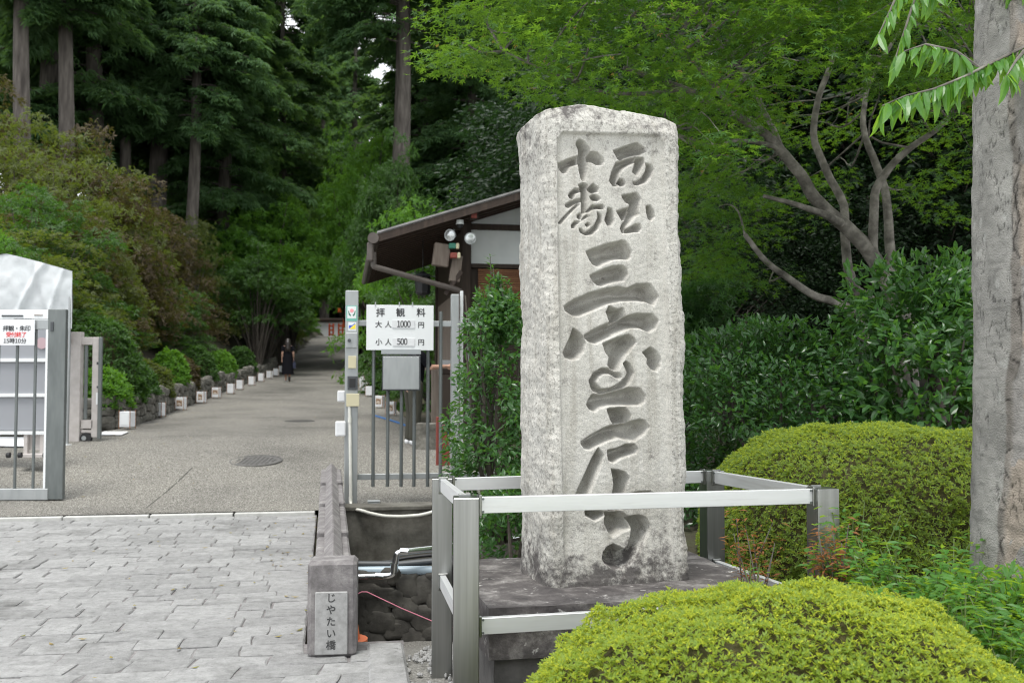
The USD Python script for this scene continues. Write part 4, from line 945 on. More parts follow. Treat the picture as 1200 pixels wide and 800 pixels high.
# grey screen on legs behind the gate
sc = thing('partition_board', 'grey translucent partition board on legs behind the front gate', 'partition')
def sbox(u0, u1, v0, v1, d, name, m, dd=13.0):
    p, q = px(u0, v0, dd), px(u1, v1, dd)
    b_ = MB(); b_.box((p + q) / 2, (abs(p[0] - q[0]), d, abs(p[2] - q[2])), 0, .004); return part(sc, name, b_, m)
for v0, v1 in ((383, 420), (424, 461), (465, 504)):
    sbox(-60, 56, v0, v1, .02, 'panel', M['screen'])
for v in (422, 463, 507):
    sbox(-60, 56.5, v - 2, v + 2, .05, 'rail', M['white'], 12.98)
for u0, u1 in ((29, 33), (48, 52), (-40, -36)):
    sbox(u0, u1, 508, 534, .06, 'leg', M['beige'])
sbox(33, 48, 509, 527, .03, 'brace_plate', M['beige'], 13.04)
sbox(27, 56, 531, 535, .3, 'foot', M['beige'])
for u in (23.5, 10, 53):
    p = px(u, 533, 12.7)
    b_ = MB(); b_.tube([p - [.02, 0, 0], p + [.02, 0, 0]], .035, 14); part(sc, 'castor', b_, M['black'], smooth=40)
# light sheets lying on the ground behind it
for (u, v, w_, l_, lab) in ((132, 509, .42, .7, 'white sheet lying on the ground beside the folding gate'), (10, 519, .9, 1.1, 'pale sheet lying on the ground under the partition board')):
    c = ground_at(u, v)
    t = MB()
    xs, ys = np.linspace(-w_ / 2, w_ / 2, 9), np.linspace(-l_ / 2, l_ / 2, 9)
    XX, YY = np.meshgrid(xs, ys)
    wx, wy = XX + c[0] + YY * -.2, YY + c[1]
    zz_ = P(S(wx, wy)) + .02 + .015 * meshkit.fbm(np.stack([XX * 6, YY * 6, XX * 0], -1), 3, 3)
    v_, f_ = np.stack([wx, wy, zz_], -1).reshape(-1, 3), grid_faces(9, 9)
    t.add(v_, f_); t.add(v_ - [0, 0, .012], f_[:, ::-1])
    solo('ground_sheet', t, M['white_p'], lab, 'sheet', smooth=True)

# tent
tn = thing('tent', 'white canvas tent behind the front gate', 'tent')
dt = 14.8
cx0, cx1, zc, zpk, zh = px(85.5, 318, dt)[0], px(5, 297, dt)[0], px(85, 318, dt)[2], px(5, 297, dt)[2], px(85, 385, dt)[2]
def drape(fn, nu, nv, m, name):
    uu, vv = np.meshgrid(np.linspace(0, 1, nu), np.linspace(0, 1, nv))
    v_, f_ = fn(uu, vv).reshape(-1, 3), grid_faces(nu, nv)
    b_ = MB(); b_.add(v_, f_)
    part(tn, name, b_, m, smooth=True)
wr = lambda p, a, k, sd: a * (meshkit.fbm(p * k, 4, sd) - .5)
def front_fn(u, v):
    x = cx0 + (2 * (cx1 - cx0)) * u
    zt = zpk - (zpk - zc) * np.abs(1 - 2 * u) ** 1.15
    z = zt + (zh - zt) * v + .012 * np.sin(u * 24)* v
    fold = .05 * np.exp(-((x - (cx0 - .42 - .5 * v)) / .05) ** 2) + .04 * np.exp(-((x - (cx0 - .12 - .28 * v)) / .04) ** 2) + .05 * np.exp(-((x - (cx0 - .55 + .3 * v)) / .07) ** 2)
    y = dt - fold + wr(np.stack([x * 2.2, x * 0, z * 1.4], -1), .14, 1.0, 4)
    return np.stack([x, y, z], -1)
drape(front_fn, 90, 40, M['tent'], 'front_canvas')
drape(lambda u, v: np.stack([cx0 - 1.75 * u + wr(np.stack([u * 5, v * 2, u * 0], -1), .06, 1, 8), dt + 3.0 * u, zc + (zh - zc) * v], -1), 40, 20, M['tent'], 'side_canvas')
drape(lambda u, v: np.stack([cx0 + (cx1 - cx0) * v - 1.75 * u, dt + 3.0 * u, zc + (zpk - zc) * v ** .9 + .0 * u], -1), 30, 20, M['tent'], 'roof_canvas')
drape(lambda u, v: np.stack([2 * cx1 - cx0 + (cx0 - cx1) * v - 1.75 * u, dt + 3.0 * u, zc + (zpk - zc) * v ** .9 + .0 * u], -1), 30, 20, M['tent'], 'roof_canvas')
lg = px(80.5, 400, dt - .02)[0]
for x, y in ((lg, dt), (cx0 - 1.8, dt + 2.95), (2 * cx1 - cx0, dt)):
    zg = float(P(S(x, y)))
    b_ = MB(); b_.tube([(x, y, zg), (x, y, zh + .6)], .02, 10); part(tn, 'leg', b_, M['alu'], smooth=40)
    b_ = MB(); b_.tube([(x, y, zg), (x, y, zg + .015)], .06, 14); part(tn, 'foot_plate', b_, M['white'], smooth=40)
t = thing('round_sign', 'red sign half hidden behind the tent leg', 'sign')
c = px(76, 399, 15.2)
b_ = MB(); b_.tube([c, c + [0, .015, 0]], .085, 24); part(t, 'sign_disc', b_, M['red'], smooth=40)
p = px(76, 412, 15.2); b_ = MB(); b_.box(p, (.1, .012, .16), 0, .003); part(t, 'sign_plate', b_, M['red'])
b_ = MB(); b_.tube([(c[0], 15.22, .5), (c[0], 15.22, c[2])], .015, 8); part(t, 'sign_pole', b_, M['alu_dark'], smooth=40)
t = thing('sticker', 'faint pink round mark on the partition board', 'sticker')
c = px(49, 402, 12.97); b_ = MB(); b_.tube([c, c + [0, .004, 0]], .075, 24); part(t, 'mark', b_, plain('faded_pink', (.42, .3, .32), .5))

# folding gate leaf beside the tent
fg = thing('folding_gate', 'beige folding gate leaf with wheel standing open beside the tent', 'gate')
df = 15.3
def fbox(u0, u1, v0, v1, d, name, m, dd=df):
    p, q = px(u0, v0, dd), px(u1, v1, dd)
    b_ = MB(); b_.box((p + q) / 2, (abs(p[0] - q[0]), d, abs(p[2] - q[2])), 0, .006); return part(fg, name, b_, m)
fbox(85, 94.5, 389, 519, .13, 'post', M['beige'])
fbox(95.5, 109.5, 395, 404, .06, 'top_rail', M['beige'])
fbox(109.5, 116, 395, 512, .06, 'stile', M['beige'])
fbox(116.3, 118.3, 395, 514, .05, 'edge_strip', M['alu_dark'], df - .03)
fbox(95.5, 109.5, 492, 502, .06, 'bottom_rail', M['beige'])
fbox(95.5, 109.5, 503.5, 507, .05, 'bottom_rail', M['beige'])
fbox(99.5, 102, 404.5, 491.5, .025, 'bar', M['alu_dark'])
fbox(73, 84.6, 493, 507, .06, 'bottom_rail', M['beige'])
fbox(114.3, 116, 424, 427, .08, 'latch', M['darkgrey'])
fbox(114.3, 116, 452, 454.5, .08, 'latch', M['darkgrey'])
fbox(113.6, 116.1, 460, 474, .075, 'handle', M['white'])
p = px(101, 513, df - .02)
b_ = MB(); b_.tube([p - [0, .035, 0], p + [0, .035, 0]], .085, 20); part(fg, 'wheel', b_, M['black'], smooth=40)
b_ = MB(); b_.tube([p - [.02, .045, 0], p + [-.02, .036, 0]], .035, 14); part(fg, 'hub', b_, M['alu'], smooth=40)
# ---------------------------------------------------------------- ticket booth
bo = thing('ticket_booth', 'wooden ticket booth with overhanging gable roof and white plaster gable', 'building')
E0 = np.array([-2.1, 15.4, 0])
bq = lambda t, s, z: E0 + RU * t + RD * s + np.array([0, 0, z])
EZ, SL, RT, RL = 3.8, .326, 2.74, 6.6
rz_ = lambda t: EZ + SL * (RT - abs(t - RT))
for side in (0, 1):
    t0, t1 = (0, RT) if side == 0 else (2 * RT, RT)
    def slab(z0, z1, s0, s1, ta, tb, name, m):
        v = np.array([bq(t, s, rz_(t) + dz) for t in (ta, tb) for s in (s0, s1) for dz in (z0, z1)])
        b_ = MB(); b_.tm(trimesh.convex.convex_hull(v)); return part(bo, name, b_, m)
    slab(-.045, 0, 0, RL, t0, t1, 'roof_sheet', M['roof_metal'])
    slab(-.075, -.047, .02, RL - .02, t0, t1, 'roof_boards', M['wood_roof'])
    slab(-.15, -.03, -.035, -.002, t0 - (.02 if side == 0 else -.02), t1, 'barge_board', M['wood'])
    slab(-.012, .018, -.05, .0, t0, t1, 'edge_flashing', M['roof_metal'])
    for k in range(22):
        s = .28 + k * .29
        slab(-.16, -.076, s, s + .06, t0 + (.02 if side == 0 else -.02), t1, 'rafter', M['wood_roof'])
    sgn = 1 if side == 0 else -1
    slab(-.15, -.07, .03, RL - .05, t0 + .0 * sgn, t0 + .035 * sgn, 'fascia', M['wood'])
for t_, r_ in ((-.06, .055), (2 * RT + .06, .055)):
    b_ = MB(); b_.tube([bq(t_, -.06, EZ - .1), bq(t_, RL, EZ - .1)], r_, 14); part(bo, 'gutter', b_, M['gutter'], smooth=40)
b_ = MB(); b_.tube([bq(-.06, -.075, EZ - .09), bq(-.06, -.02, EZ - .09)], .085, 20); part(bo, 'gutter_end', b_, M['gutter'], smooth=40)
b_ = MB(); b_.box(bq(-.1, .0, EZ - .3), (.1, .1, .3), 0, .02); part(bo, 'gutter_hopper', b_, M['gutter'])
dp = bend([bq(-.05, .05, EZ - .3), bq(-.05, .05, EZ - .52), px(541, 341, 15.95), px(541, 420, 15.95), px(541, 520, 15.95)], 5, .06)
b_ = MB(); b_.tube(dp, .045, 12); part(bo, 'downpipe', b_, M['gutter'], smooth=40)
zg = .5
def post(t, s, w, z1, name='corner_post', m='wood'):
    b_ = MB(); b_.box(bq(t, s, (zg + z1) / 2), (w, w, z1 - zg), GA, .008); part(bo, name, b_, M[m])
def wallp(t0, t1, s, z0, z1, d, name, m):
    b_ = MB(); b_.box(bq((t0 + t1) / 2, s, (z0 + z1) / 2), (abs(t1 - t0), d, z1 - z0), GA, .004); return part(bo, name, b_, M[m])
post(1.52, 1.0, .15, 4.2); post(4.0, 1.0, .15, 4.2); post(1.52, 5.8, .15, 4.2); post(4.0, 5.8, .15, 4.2)
wallp(1.6, 3.92, 1.02, 3.46, 4.05, .06, 'plaster_panel', 'plaster')
g_ = MB(); g_.tm(trimesh.convex.convex_hull(np.array([bq(t, s, z) for s in (1.0, 1.06) for t, z in ((1.6, 4.13), (3.92, 4.13), (1.6, rz_(1.6) - .1), (3.92, rz_(3.92) - .1), (RT, rz_(RT) - .1))])))
part(bo, 'gable_panel', g_, M['plaster'])
wallp(1.3, 4.2, 1.0, 4.04, 4.14, .12, 'tie_beam', 'wood')
wallp(1.6, 3.92, 1.0, 3.4, 3.47, .1, 'lintel', 'wood')
wallp(1.6, 3.92, 1.06, zg, 3.4, .05, 'board_wall', 'wood')
for k in range(26):
    b_ = MB(); b_.beam(bq(1.72, .98, 3.37 - k * .03), bq(2.5, .98, 3.37 - k * .03), .016, .022, .004); part(bo, 'reed_slat', b_, M['reed'])
wallp(2.52, 2.6, 1.0, zg, 3.4, .08, 'stud', 'wood')
# side facing the road with its service window
def sidep(s0, s1, z0, z1, d, name, m, t=1.52):
    b_ = MB(); b_.box(bq(t, (s0 + s1) / 2, (z0 + z1) / 2), (d, s1 - s0, z1 - z0), GA, .004); return part(bo, name, b_, M[m])
sidep(1.08, 5.72, zg, 1.7, .06, 'side_boards', 'wood'); sidep(1.08, 5.72, 3.1, 4.1, .06, 'upper_boards', 'wood'); sidep(3.0, 5.72, 1.7, 3.1, .06, 'side_boards', 'wood_grey')
sidep(1.1, 3.0, 2.9, 3.1, .1, 'window_head', 'wood')
b_ = MB(); b_.box(bq(1.2, 1.55, 1.72), (.6, .9, .05), GA, .01); part(bo, 'counter', b_, M['wood_grey'])
b_ = MB(); b_.box(bq(1.22, 1.12, 1.66), (.6, .07, .1), GA, .01); part(bo, 'counter_front', b_, M['wood'])
post(1.0, .95, .12, 1.7, 'counter_post', 'wood_grey')
b_ = MB(); b_.box(bq(1.22, 1.4, 1.8), (.22, .02, .12), GA + .3, .003); part(bo, 'leaflets', b_, M['white_p'])
for u, v, w_, h_, z_ in ((517, 299, .26, .36, 15.9), (534, 315, .17, .42, 16.0)):
    b_ = MB(); b_.box(px(u, v, z_), (w_, .16, h_), GA, .008, R=rotz(GA) @ np.array([[math.cos(.12), 0, math.sin(.12)], [0, 1, 0], [-math.sin(.12), 0, math.cos(.12)]])); part(bo, 'bracket_board', b_, M['wood_grey'])
b_ = MB(); b_.beam(px(541, 318, 15.95), px(522, 345, 15.95), .06, .07); part(bo, 'brace', b_, M['wood'])
for u, v, m in ((530, 288.5, 'green_print'), (531.5, 299.5, 'red')):
    b_ = MB(); b_.box(px(u, v, 15.78), (.11, .12, .085), GA, .01); q_ = part(bo, 'signal_box', b_, M[m])
    b_ = MB(); b_.box(px(u + 6, v, 15.78), (.05, .1, .09), GA, .01); part(bo, 'signal_box_end', b_, M['cream'])
b_ = MB(); b_.box(px(555.5, 250, 15.8), (.13, .13, .2), GA, .008); part(bo, 'wall_box', b_, M['wood'])
b_ = MB(); b_.box(px(555.5, 251, 15.72), (.09, .02, .13), GA, .004); part(bo, 'wall_box_face', b_, M['red'])
for k, (u, v, ax) in enumerate(((528, 275.5, (-.35, -.9, -.1)), (551, 279.5, (.15, -.95, -.1)))):
    t = thing('floodlight', ('left floodlight facing the road under the booth roof', 'right round floodlight in front of the white gable wall')[k], 'lamp', px(u, v, 15.75))
    ax = np.array(ax) / np.linalg.norm(ax)
    b_ = MB(); b_.tube([-ax * .16, -ax * .1, -ax * .02, ax * .03], [.03, .05, .085, .095], 20); part(t, 'reflector', b_, M['alu'], smooth=40)
    b_ = MB(); b_.tube([ax * .025, ax * .04], [.085, .06], 20); part(t, 'lens', b_, M['glass'], smooth=40)
    b_ = MB(); b_.tube(np.array([-ax * .12, -ax * .12 + [.0, .05, .1]]), .018, 8); part(t, 'arm', b_, M['greybox'], smooth=40)
t = thing('security_camera', 'small white dome camera above the floodlights', 'camera', px(539, 263, 15.75))
b_ = MB(); b_.tube([(0, 0, .07), (0, 0, .0)], [.055, .065], 20); part(t, 'housing', b_, M['white'], smooth=40)
b_ = MB(); b_.tube([(0, 0, .0), (0, 0, -.04), (0, 0, -.06)], [.055, .042, .012], 20); part(t, 'dome', b_, M['black'], smooth=40)
t = thing('hanging_lantern', 'black hanging lantern under the booth eave', 'lantern', px(495.5, 332, 16.6))
b_ = MB(); b_.tube([(0, 0, -.2), (0, 0, -.17), (0, 0, .05), (0, 0, .13), (0, 0, .2)], [.05, .12, .135, .12, .03], 8); part(t, 'lantern_body', b_, M['black'])
b_ = MB(); b_.tube([(0, 0, .12), (0, 0, .16)], [.17, .1], 8); part(t, 'lantern_cap', b_, M['darkgrey'])
b_ = MB(); b_.tube([(0, 0, .2), (0, 0, .75)], .008, 6); part(t, 'chain', b_, M['black'])
t = thing('stone_block', 'low grey stone block beside the booth counter', 'stone block')
c = px(503, 503, 15.0)
part(t, 'block_body', rough_box(c[0] - .19, c[0] + .2, 14.9, 15.3, .3, .86, .03, 9, .06), M['wall_stone'], smooth=50)
t = thing('red_barrier', 'red folding barrier board behind the gate bars', 'barrier')
for k, (u0, u1) in enumerate(((511, 514), (515, 526))):
    p, q = px(u0, 488 + 10 * k, 13.0), px(u1, 545, 13.0 + .1 * k)
    b_ = MB(); b_.box((p + q) / 2, (q[0] - p[0], .03, p[2] - q[2]), 0, .006, R=rotz(.2) @ np.array([[1, 0, -.1 * k], [0, 1, 0], [.1 * k, 0, 1.0]])); part(t, 'board', b_, M['red'])
hp = [ground_at(u, v) + [0, 0, .02] for u, v in ((440, 488), (470, 497), (488, 505), (500, 508), (515, 511), (530, 508))]
pipe('hose', bend(hp, 4, .4), .018, plain('blue_hose', (.05, .16, .4), .5), 'blue hose lying on the road behind the gate', 8, 'hose')

# ---------------------------------------------------------------- people
import manifold3d as m3
_ico = trimesh.creation.icosphere(1, 1.0).vertices
def flesh(bones, ref=.03, it=8):
    """One continuous surface round a chain of (point, radius, point, radius) bones."""
    ms = [m3.Manifold.hull_points(np.vstack([np.asarray(a, float) + _ico * ra, np.asarray(b, float) + _ico * rb])) for a, ra, b, rb in bones]
    w = m3.Manifold.batch_boolean(ms, m3.OpType.Add).refine_to_length(ref).to_mesh()
    t = trimesh.Trimesh(w.vert_properties[:, :3], w.tri_verts)
    t.merge_vertices()
    trimesh.smoothing.filter_taubin(t, iterations=it)
    return t.vertices, t.faces
def hand_bones(w, d, side):
    """Palm, four unequal curled fingers and a thumb from wrist w, pointing along d."""
    w, d = np.asarray(w, float), np.asarray(d, float) / np.linalg.norm(d)
    s = np.cross(d, side); s /= np.linalg.norm(s)
    n = np.cross(s, d)
    out = [(w, .024, w + d * .07, .026)]
    for k, L in zip((-1.5, -.5, .5, 1.5), (.055, .066, .07, .062)):
        a = w + d * .085 + s * k * .017
        b = a + d * L * .55 + n * .006
        c = b + d * L * .4 + n * .018
        out += [(w + d * .06 + s * k * .014, .011, a, .0095), (a, .009, b, .0085), (b, .0085, c, .007)]
    a = w + d * .03 + s * .025
    b = a + d * .03 + s * .02 + n * .008
    return out + [(w + d * .02, .015, a, .011), (a, .011, b, .009), (b, .009, b + d * .025, .008)]
def walker(hipz=.83):
    A = np.array
    legs = [(A((-.075, 0, .86)), .085, A((-.07, .03, .47)), .058), (A((-.07, .03, .47)), .055, A((-.065, -.02, .09)), .036), (A((-.065, -.02, .07)), .036, A((-.065, .13, .035)), .03),
            (A((.075, 0, .86)), .085, A((.07, .06, .47)), .058), (A((.07, .06, .47)), .055, A((.07, -.16, .14)), .036), (A((.07, -.16, .12)), .036, A((.07, -.06, .035)), .028)]
    torso = [(A((0, 0, .88)), .125, A((0, 0, 1.05)), .105), (A((0, 0, 1.05)), .105, A((0, .0, 1.24)), .12), (A((-.13, 0, 1.3)), .055, A((.13, 0, 1.3)), .055), (A((0, 0, 1.26)), .1, A((0, .01, 1.38)), .05),
             (A((0, .01, 1.36)), .048, A((0, .02, 1.45)), .05), (A((0, .02, 1.5)), .085, A((0, .035, 1.53)), .083), (A((0, .05, 1.44)), .055, A((0, .04, 1.5)), .07), (A((0, .115, 1.485)), .011, A((0, .1, 1.51)), .009),
             (A((-.085, .02, 1.49)), .014, A((-.085, .015, 1.51)), .014), (A((.085, .02, 1.49)), .014, A((.085, .015, 1.51)), .014)]
    l1, l2, l3 = A((-.165, 0, 1.3)), A((-.2, -.03, 1.05)), A((-.21, .04, .83))
    r1, r2, r3 = A((.165, 0, 1.3)), A((.205, -.02, 1.05)), A((.2, .1, .86))
    arms = [(l1, .05, l2, .037), (l2, .037, l3, .026), (r1, .05, r2, .037), (r2, .037, r3, .026)]
    return legs + torso + arms + hand_bones(l3, (0, .15, -1), (1, 0, 0)) + hand_bones(r3, (0, .1, -1), (-1, 0, 0))
wp = ground_at(337, 447.3)
wk = thing('person', 'woman in long black dress with long dark hair walking away up the road', 'person', (wp[0], wp[1], road_z(wp[0], wp[1])), math.atan2(.17, 1), 1.0)
part(wk, 'body', flesh(walker(), .022), M['skin'], smooth=True)
dr = MB()
th = np.linspace(0, 2 * np.pi, 33)[:-1]
rows_ = [(1.345, .07, .06), (1.33, .17, .085), (1.25, .19, .12), (1.1, .155, .125), (1.0, .165, .14), (.85, .19, .17), (.6, .205, .2), (.4, .215, .23), (.28, .22, .245)]
dv = np.array([[rx * math.cos(t) * (1 + .03 * math.sin(6 * t) * (z < .9)), ry * math.sin(t) * (1 + .04 * math.cos(7 * t) * (z < .9)) - .02 * (z < .5), z] for z, rx, ry in rows_ for t in th])
dr.add(dv, grid_faces(32, len(rows_), True)); part(wk, 'dress', dr, M['cloth_black'], smooth=True)
sl_ = MB()
for sx in (-1, 1):
    sl_.tube([(sx * .12, 0, 1.31), (sx * .175, 0, 1.28), (sx * .2, -.015, 1.14)], [.07, .072, .062], 12)
part(wk, 'sleeves', sl_, M['cloth_black'], smooth=40)
part(wk, 'hair', flesh([((0, .0, 1.53), .1, (0, -.03, 1.45), .1), ((0, -.04, 1.45), .1, (0, -.08, 1.22), .1), ((-.05, -.06, 1.4), .07, (-.06, -.08, 1.15), .05), ((.05, -.06, 1.4), .07, (.06, -.08, 1.15), .05)], .03), M['hair'], smooth=True)
for k, c_ in enumerate(((-.065, .06, .0), (.07, -.1, .04))):
    c_ = np.array(c_)
    part(wk, 'shoe', flesh([(c_ + (0, -.06, .04), .045, c_ + (0, .09, .035), .04), (c_ + (0, -.06, .05), .046, c_ + (0, -.05, .12), .044)], .03, 4), M['white_p'] if k == 0 else M['black'], smooth=True, label='light shoe' if k == 0 else 'dark shoe')
for sx in (-1, 1):
    b_ = MB(); b_.tm(trimesh.Trimesh(_ico * .011 + np.array([sx * .033, .102, 1.515]), trimesh.creation.icosphere(1).faces)); part(wk, 'eye', b_, M['black'], smooth=True)
hg = thing('handbag', 'navy handbag carried by the woman in black', 'bag', np.array([wp[0], wp[1], road_z(wp[0], wp[1])]) + rotz(math.atan2(.17, 1)) @ [.24, .1, .5], math.atan2(.17, 1))
part(hg, 'bag_body', rough_box(-.05, .05, -.17, .15, 0, .23, .02, 4, .03), M['navy'], smooth=40)
b_ = MB(); b_.tube([(0, -.1, .22), (-.01, -.08, .32), (-.02, 0, .36), (-.01, .08, .32), (0, .1, .22)], .01, 8); part(hg, 'handle', b_, M['navy'], smooth=40)

vz = .55
vp = np.array([px(484, 512, 15.4)[0], 15.4, float(P(S(-1.53, 15.4)))])
vs = thing('person', 'visitor in dark trousers leaning an arm on the booth counter', 'person', vp, math.radians(-62))
A = np.array
hnd = np.array([.06, .52, 1.2])
vb = [(A((-.09, 0, .86)), .1, A((-.1, .02, .47)), .07), (A((-.1, .02, .47)), .068, A((-.1, -.02, .09)), .045), (A((-.1, -.02, .07)), .04, A((-.1, .13, .035)), .035),
      (A((.09, 0, .86)), .1, A((.1, .0, .47)), .07), (A((.1, .0, .47)), .068, A((.1, -.03, .09)), .045), (A((.1, -.03, .07)), .04, A((.1, .12, .035)), .035),
      (A((0, 0, .9)), .14, A((0, .02, 1.1)), .13), (A((0, .02, 1.1)), .13, A((0, .05, 1.3)), .135), (A((-.16, .05, 1.36)), .06, A((.16, .05, 1.36)), .06), (A((0, .05, 1.32)), .11, A((0, .06, 1.44)), .055),
      (A((0, .06, 1.43)), .052, A((0, .08, 1.52)), .055), (A((0, .08, 1.57)), .092, A((0, .1, 1.61)), .088), (A((0, .12, 1.5)), .06, A((0, .11, 1.56)), .075), (A((0, .19, 1.55)), .012, A((0, .175, 1.58)), .01),
      (A((-.09, .08, 1.55)), .015, A((-.09, .08, 1.58)), .015), (A((.09, .08, 1.55)), .015, A((.09, .08, 1.58)), .015),
      (A((.2, .05, 1.35)), .055, A((.22, .2, 1.18)), .042), (A((.22, .2, 1.18)), .04, hnd, .028), (A((-.2, .05, 1.35)), .055, A((-.25, .0, 1.1)), .042), (A((-.25, .0, 1.1)), .04, A((-.24, .1, .88)), .028)]
part(vs, 'body', flesh(vb + hand_bones(hnd, (-.1, 1, .05), (1, 0, 0)) + hand_bones((-.24, .1, .88), (0, .1, -1), (1, 0, 0)), .022), M['skin'], smooth=True)
part(vs, 'trousers', flesh([((-.09, 0, .9), .125, (-.1, .02, .47), .092), ((-.1, .02, .47), .092, (-.1, -.02, .1), .075), ((.09, 0, .9), .125, (.1, 0, .47), .092), ((.1, 0, .47), .092, (.1, -.03, .1), .075), ((-.06, 0, .95), .13, (.06, 0, .95), .13)], .03), M['cloth_olive'], smooth=True)
part(vs, 'shirt', flesh([((-.05, .01, .98), .135, (0, .05, 1.3), .15), ((.05, .01, .98), .135, (0, .05, 1.3), .15), ((-.17, .05, 1.36), .072, (.17, .05, 1.36), .072), ((.2, .05, 1.36), .07, (.22, .15, 1.22), .06), ((-.2, .05, 1.36), .07, (-.25, 0, 1.14), .06)], .03), M['cloth_black'], smooth=True)
part(vs, 'hair', flesh([((0, .06, 1.6), .1, (0, .07, 1.63), .095), ((0, .03, 1.58), .09, (0, .02, 1.5), .07)], .03), M['hair'], smooth=True)
for sx in (-1, 1):
    c_ = np.array((sx * .1, .04, 0))
    part(vs, 'shoe', flesh([(c_ + (0, -.09, .04), .05, c_ + (0, .12, .038), .045)], .03, 4), M['white_p'], smooth=True)
    b_ = MB(); b_.tm(trimesh.Trimesh(_ico * .012 + np.array([sx * .035, .165, 1.585]), trimesh.creation.icosphere(1).faces)); part(vs, 'eye', b_, M['black'], smooth=True)

# ---------------------------------------------------------------- paper lanterns along the road
def lantern(loc, rz, label, pic, grp):
    t = thing('paper_lantern', label, 'lantern', loc, rz, group=grp)
    b_ = MB(); b_.box((0, 0, .18), (.2, .2, .27), 0, .006); part(t, 'paper_shade', b_, M['white_p'])
    for sx in (-1, 1):
        for sy in (-1, 1):
            b_ = MB(); b_.box((sx * .1, sy * .1, .175), (.012, .012, .33), 0, .003); part(t, 'corner_post', b_, M['reed'])
    if pic:
        w_, h_, oz, m = pic
        b_ = MB(); b_.box((0, -.1025, .18 + oz), (w_, .004, h_), 0, .001); part(t, 'picture', b_, M[m])
    return t
gl, gr_ = 'white paper lanterns along the left of the road', 'white paper lanterns along the right of the road'
left = [(149, 503, 'white paper lantern nearest the folding gate, first of the left row', (.15, .19, 0, 'white')), (186, 489.5, 'white paper lantern with dark streak, second of the left row', (.09, .12, -.02, 'darkgrey')), (212, 481, 'paper lantern with small brown picture, third of the left row', (.14, .14, 0, 'brown_print')),
        (236, 473, 'paper lantern with narrow brown picture, fourth of the left row', (.11, .15, 0, 'brown_print')), (253.5, 467, 'paper lantern with a broad brown picture, fifth of the left row', (.15, .12, .01, 'brown_print'))]
for u, v, lab, pic in left:
    c = ground_at(u, v)
    lantern((c[0], c[1], road_z(c[0], c[1]) - .0), math.radians(-14 + u * .05), lab, pic, gl)
rng = np.random.default_rng(21)
src = None
for u, v in ((270.5, 462), (281, 457), (295, 452), (306, 447.5), (316, 444), (323.5, 441), (329.5, 437)):
    c = ground_at(u, v); loc = (c[0], c[1], road_z(c[0], c[1]))
    if src is None:
        src = lantern(loc, .1, 'plain white paper lantern far up the left edge of the road', None, gl)
    else:
        copy_of(src, 'plain white paper lantern far up the left edge of the road', loc, rng.uniform(-.2, .2))
for k, (u, v) in enumerate(((458, 487), (445, 478.5))):
    c = ground_at(u, v)
    lantern((c[0], c[1], road_z(c[0], c[1])), -.1 - .1 * k, ('paper lantern with brown picture nearest the booth, right of the road', 'paper lantern with brown picture second in the right row')[k], (.14, .14, 0, 'brown_print'), gr_)
src = None
for u, v in ((433, 465), (428.5, 460), (425.5, 456), (423.5, 452)):
    c = ground_at(u, v); loc = (c[0], c[1], road_z(c[0], c[1]))
    if src is None:
        src = lantern(loc, -.1, 'plain white paper lantern far up the right edge of the road', None, gr_)
    else:
        copy_of(src, 'plain white paper lantern far up the right edge of the road', loc, rng.uniform(-.3, .1), group=gr_)

# ---------------------------------------------------------------- dry-stone wall along the left of the road
rw = thing('roadside_wall', 'low mossy dry-stone wall along the left of the road', 'wall')
path = np.array([(HX(y) + .2, y) for y in axis((16.7, 46, .1))])
path = np.vstack([[(-11.5, 16.45), (-9.9, 16.6)], path])
seg = np.r_[0, np.cumsum(np.linalg.norm(np.diff(path, axis=0), axis=1))]
at = lambda s: np.array([np.interp(s, seg, path[:, 0]), np.interp(s, seg, path[:, 1])])
core = MB(); cv = []
ssw = np.arange(0, seg[-1], .3)
for s in ssw:
    p, q = at(s), at(s + .05); d_ = (q - p) / np.linalg.norm(q - p); n_ = np.array([-d_[1], d_[0]])
    z0 = float(P(S(*p)))
    for o, z in ((-.02, -.3), (-.02, .47), (.5, .5), (.5, -.3)):
        cv.append((*(p + n_ * o), z0 + z))
core.add(cv, grid_faces(4, len(ssw), True)); part(rw, 'wall_core', core, M['mortar'])
rng = np.random.default_rng(31)
nst, far_ = 0, MB()
s = 0.0
while s < seg[-1] - .2:
    w_ = rng.uniform(.2, .42) * (1 + s * .012)
    z = 0.0
    while z < .46:
        h_ = rng.uniform(.12, .26)
        p, q = at(s + w_ / 2 + rng.uniform(-.04, .04)), at(s + w_ / 2 + .05)
        c = np.array([*p, float(P(S(*p))) + z + h_ / 2 - .02])
        d_ = (q - p) / (np.linalg.norm(q - p) + 1e-9)
        R = rotz(math.atan2(d_[1], d_[0]))
        v_, f_ = boulder((0, 0, 0), np.array([w_ / 2, .1, h_ / 2]) * 1.1, rng, 1, .55)
        v_ = v_ @ R.T + c
        if nst < 300: part(rw, 'stone', (v_, f_), M['wall_stone']); nst += 1
        else: far_.add(v_, f_)
        z += h_
    s += w_
if far_.n: part(rw, 'far_stones', far_, M['wall_stone'], kind='stuff', smooth=35)

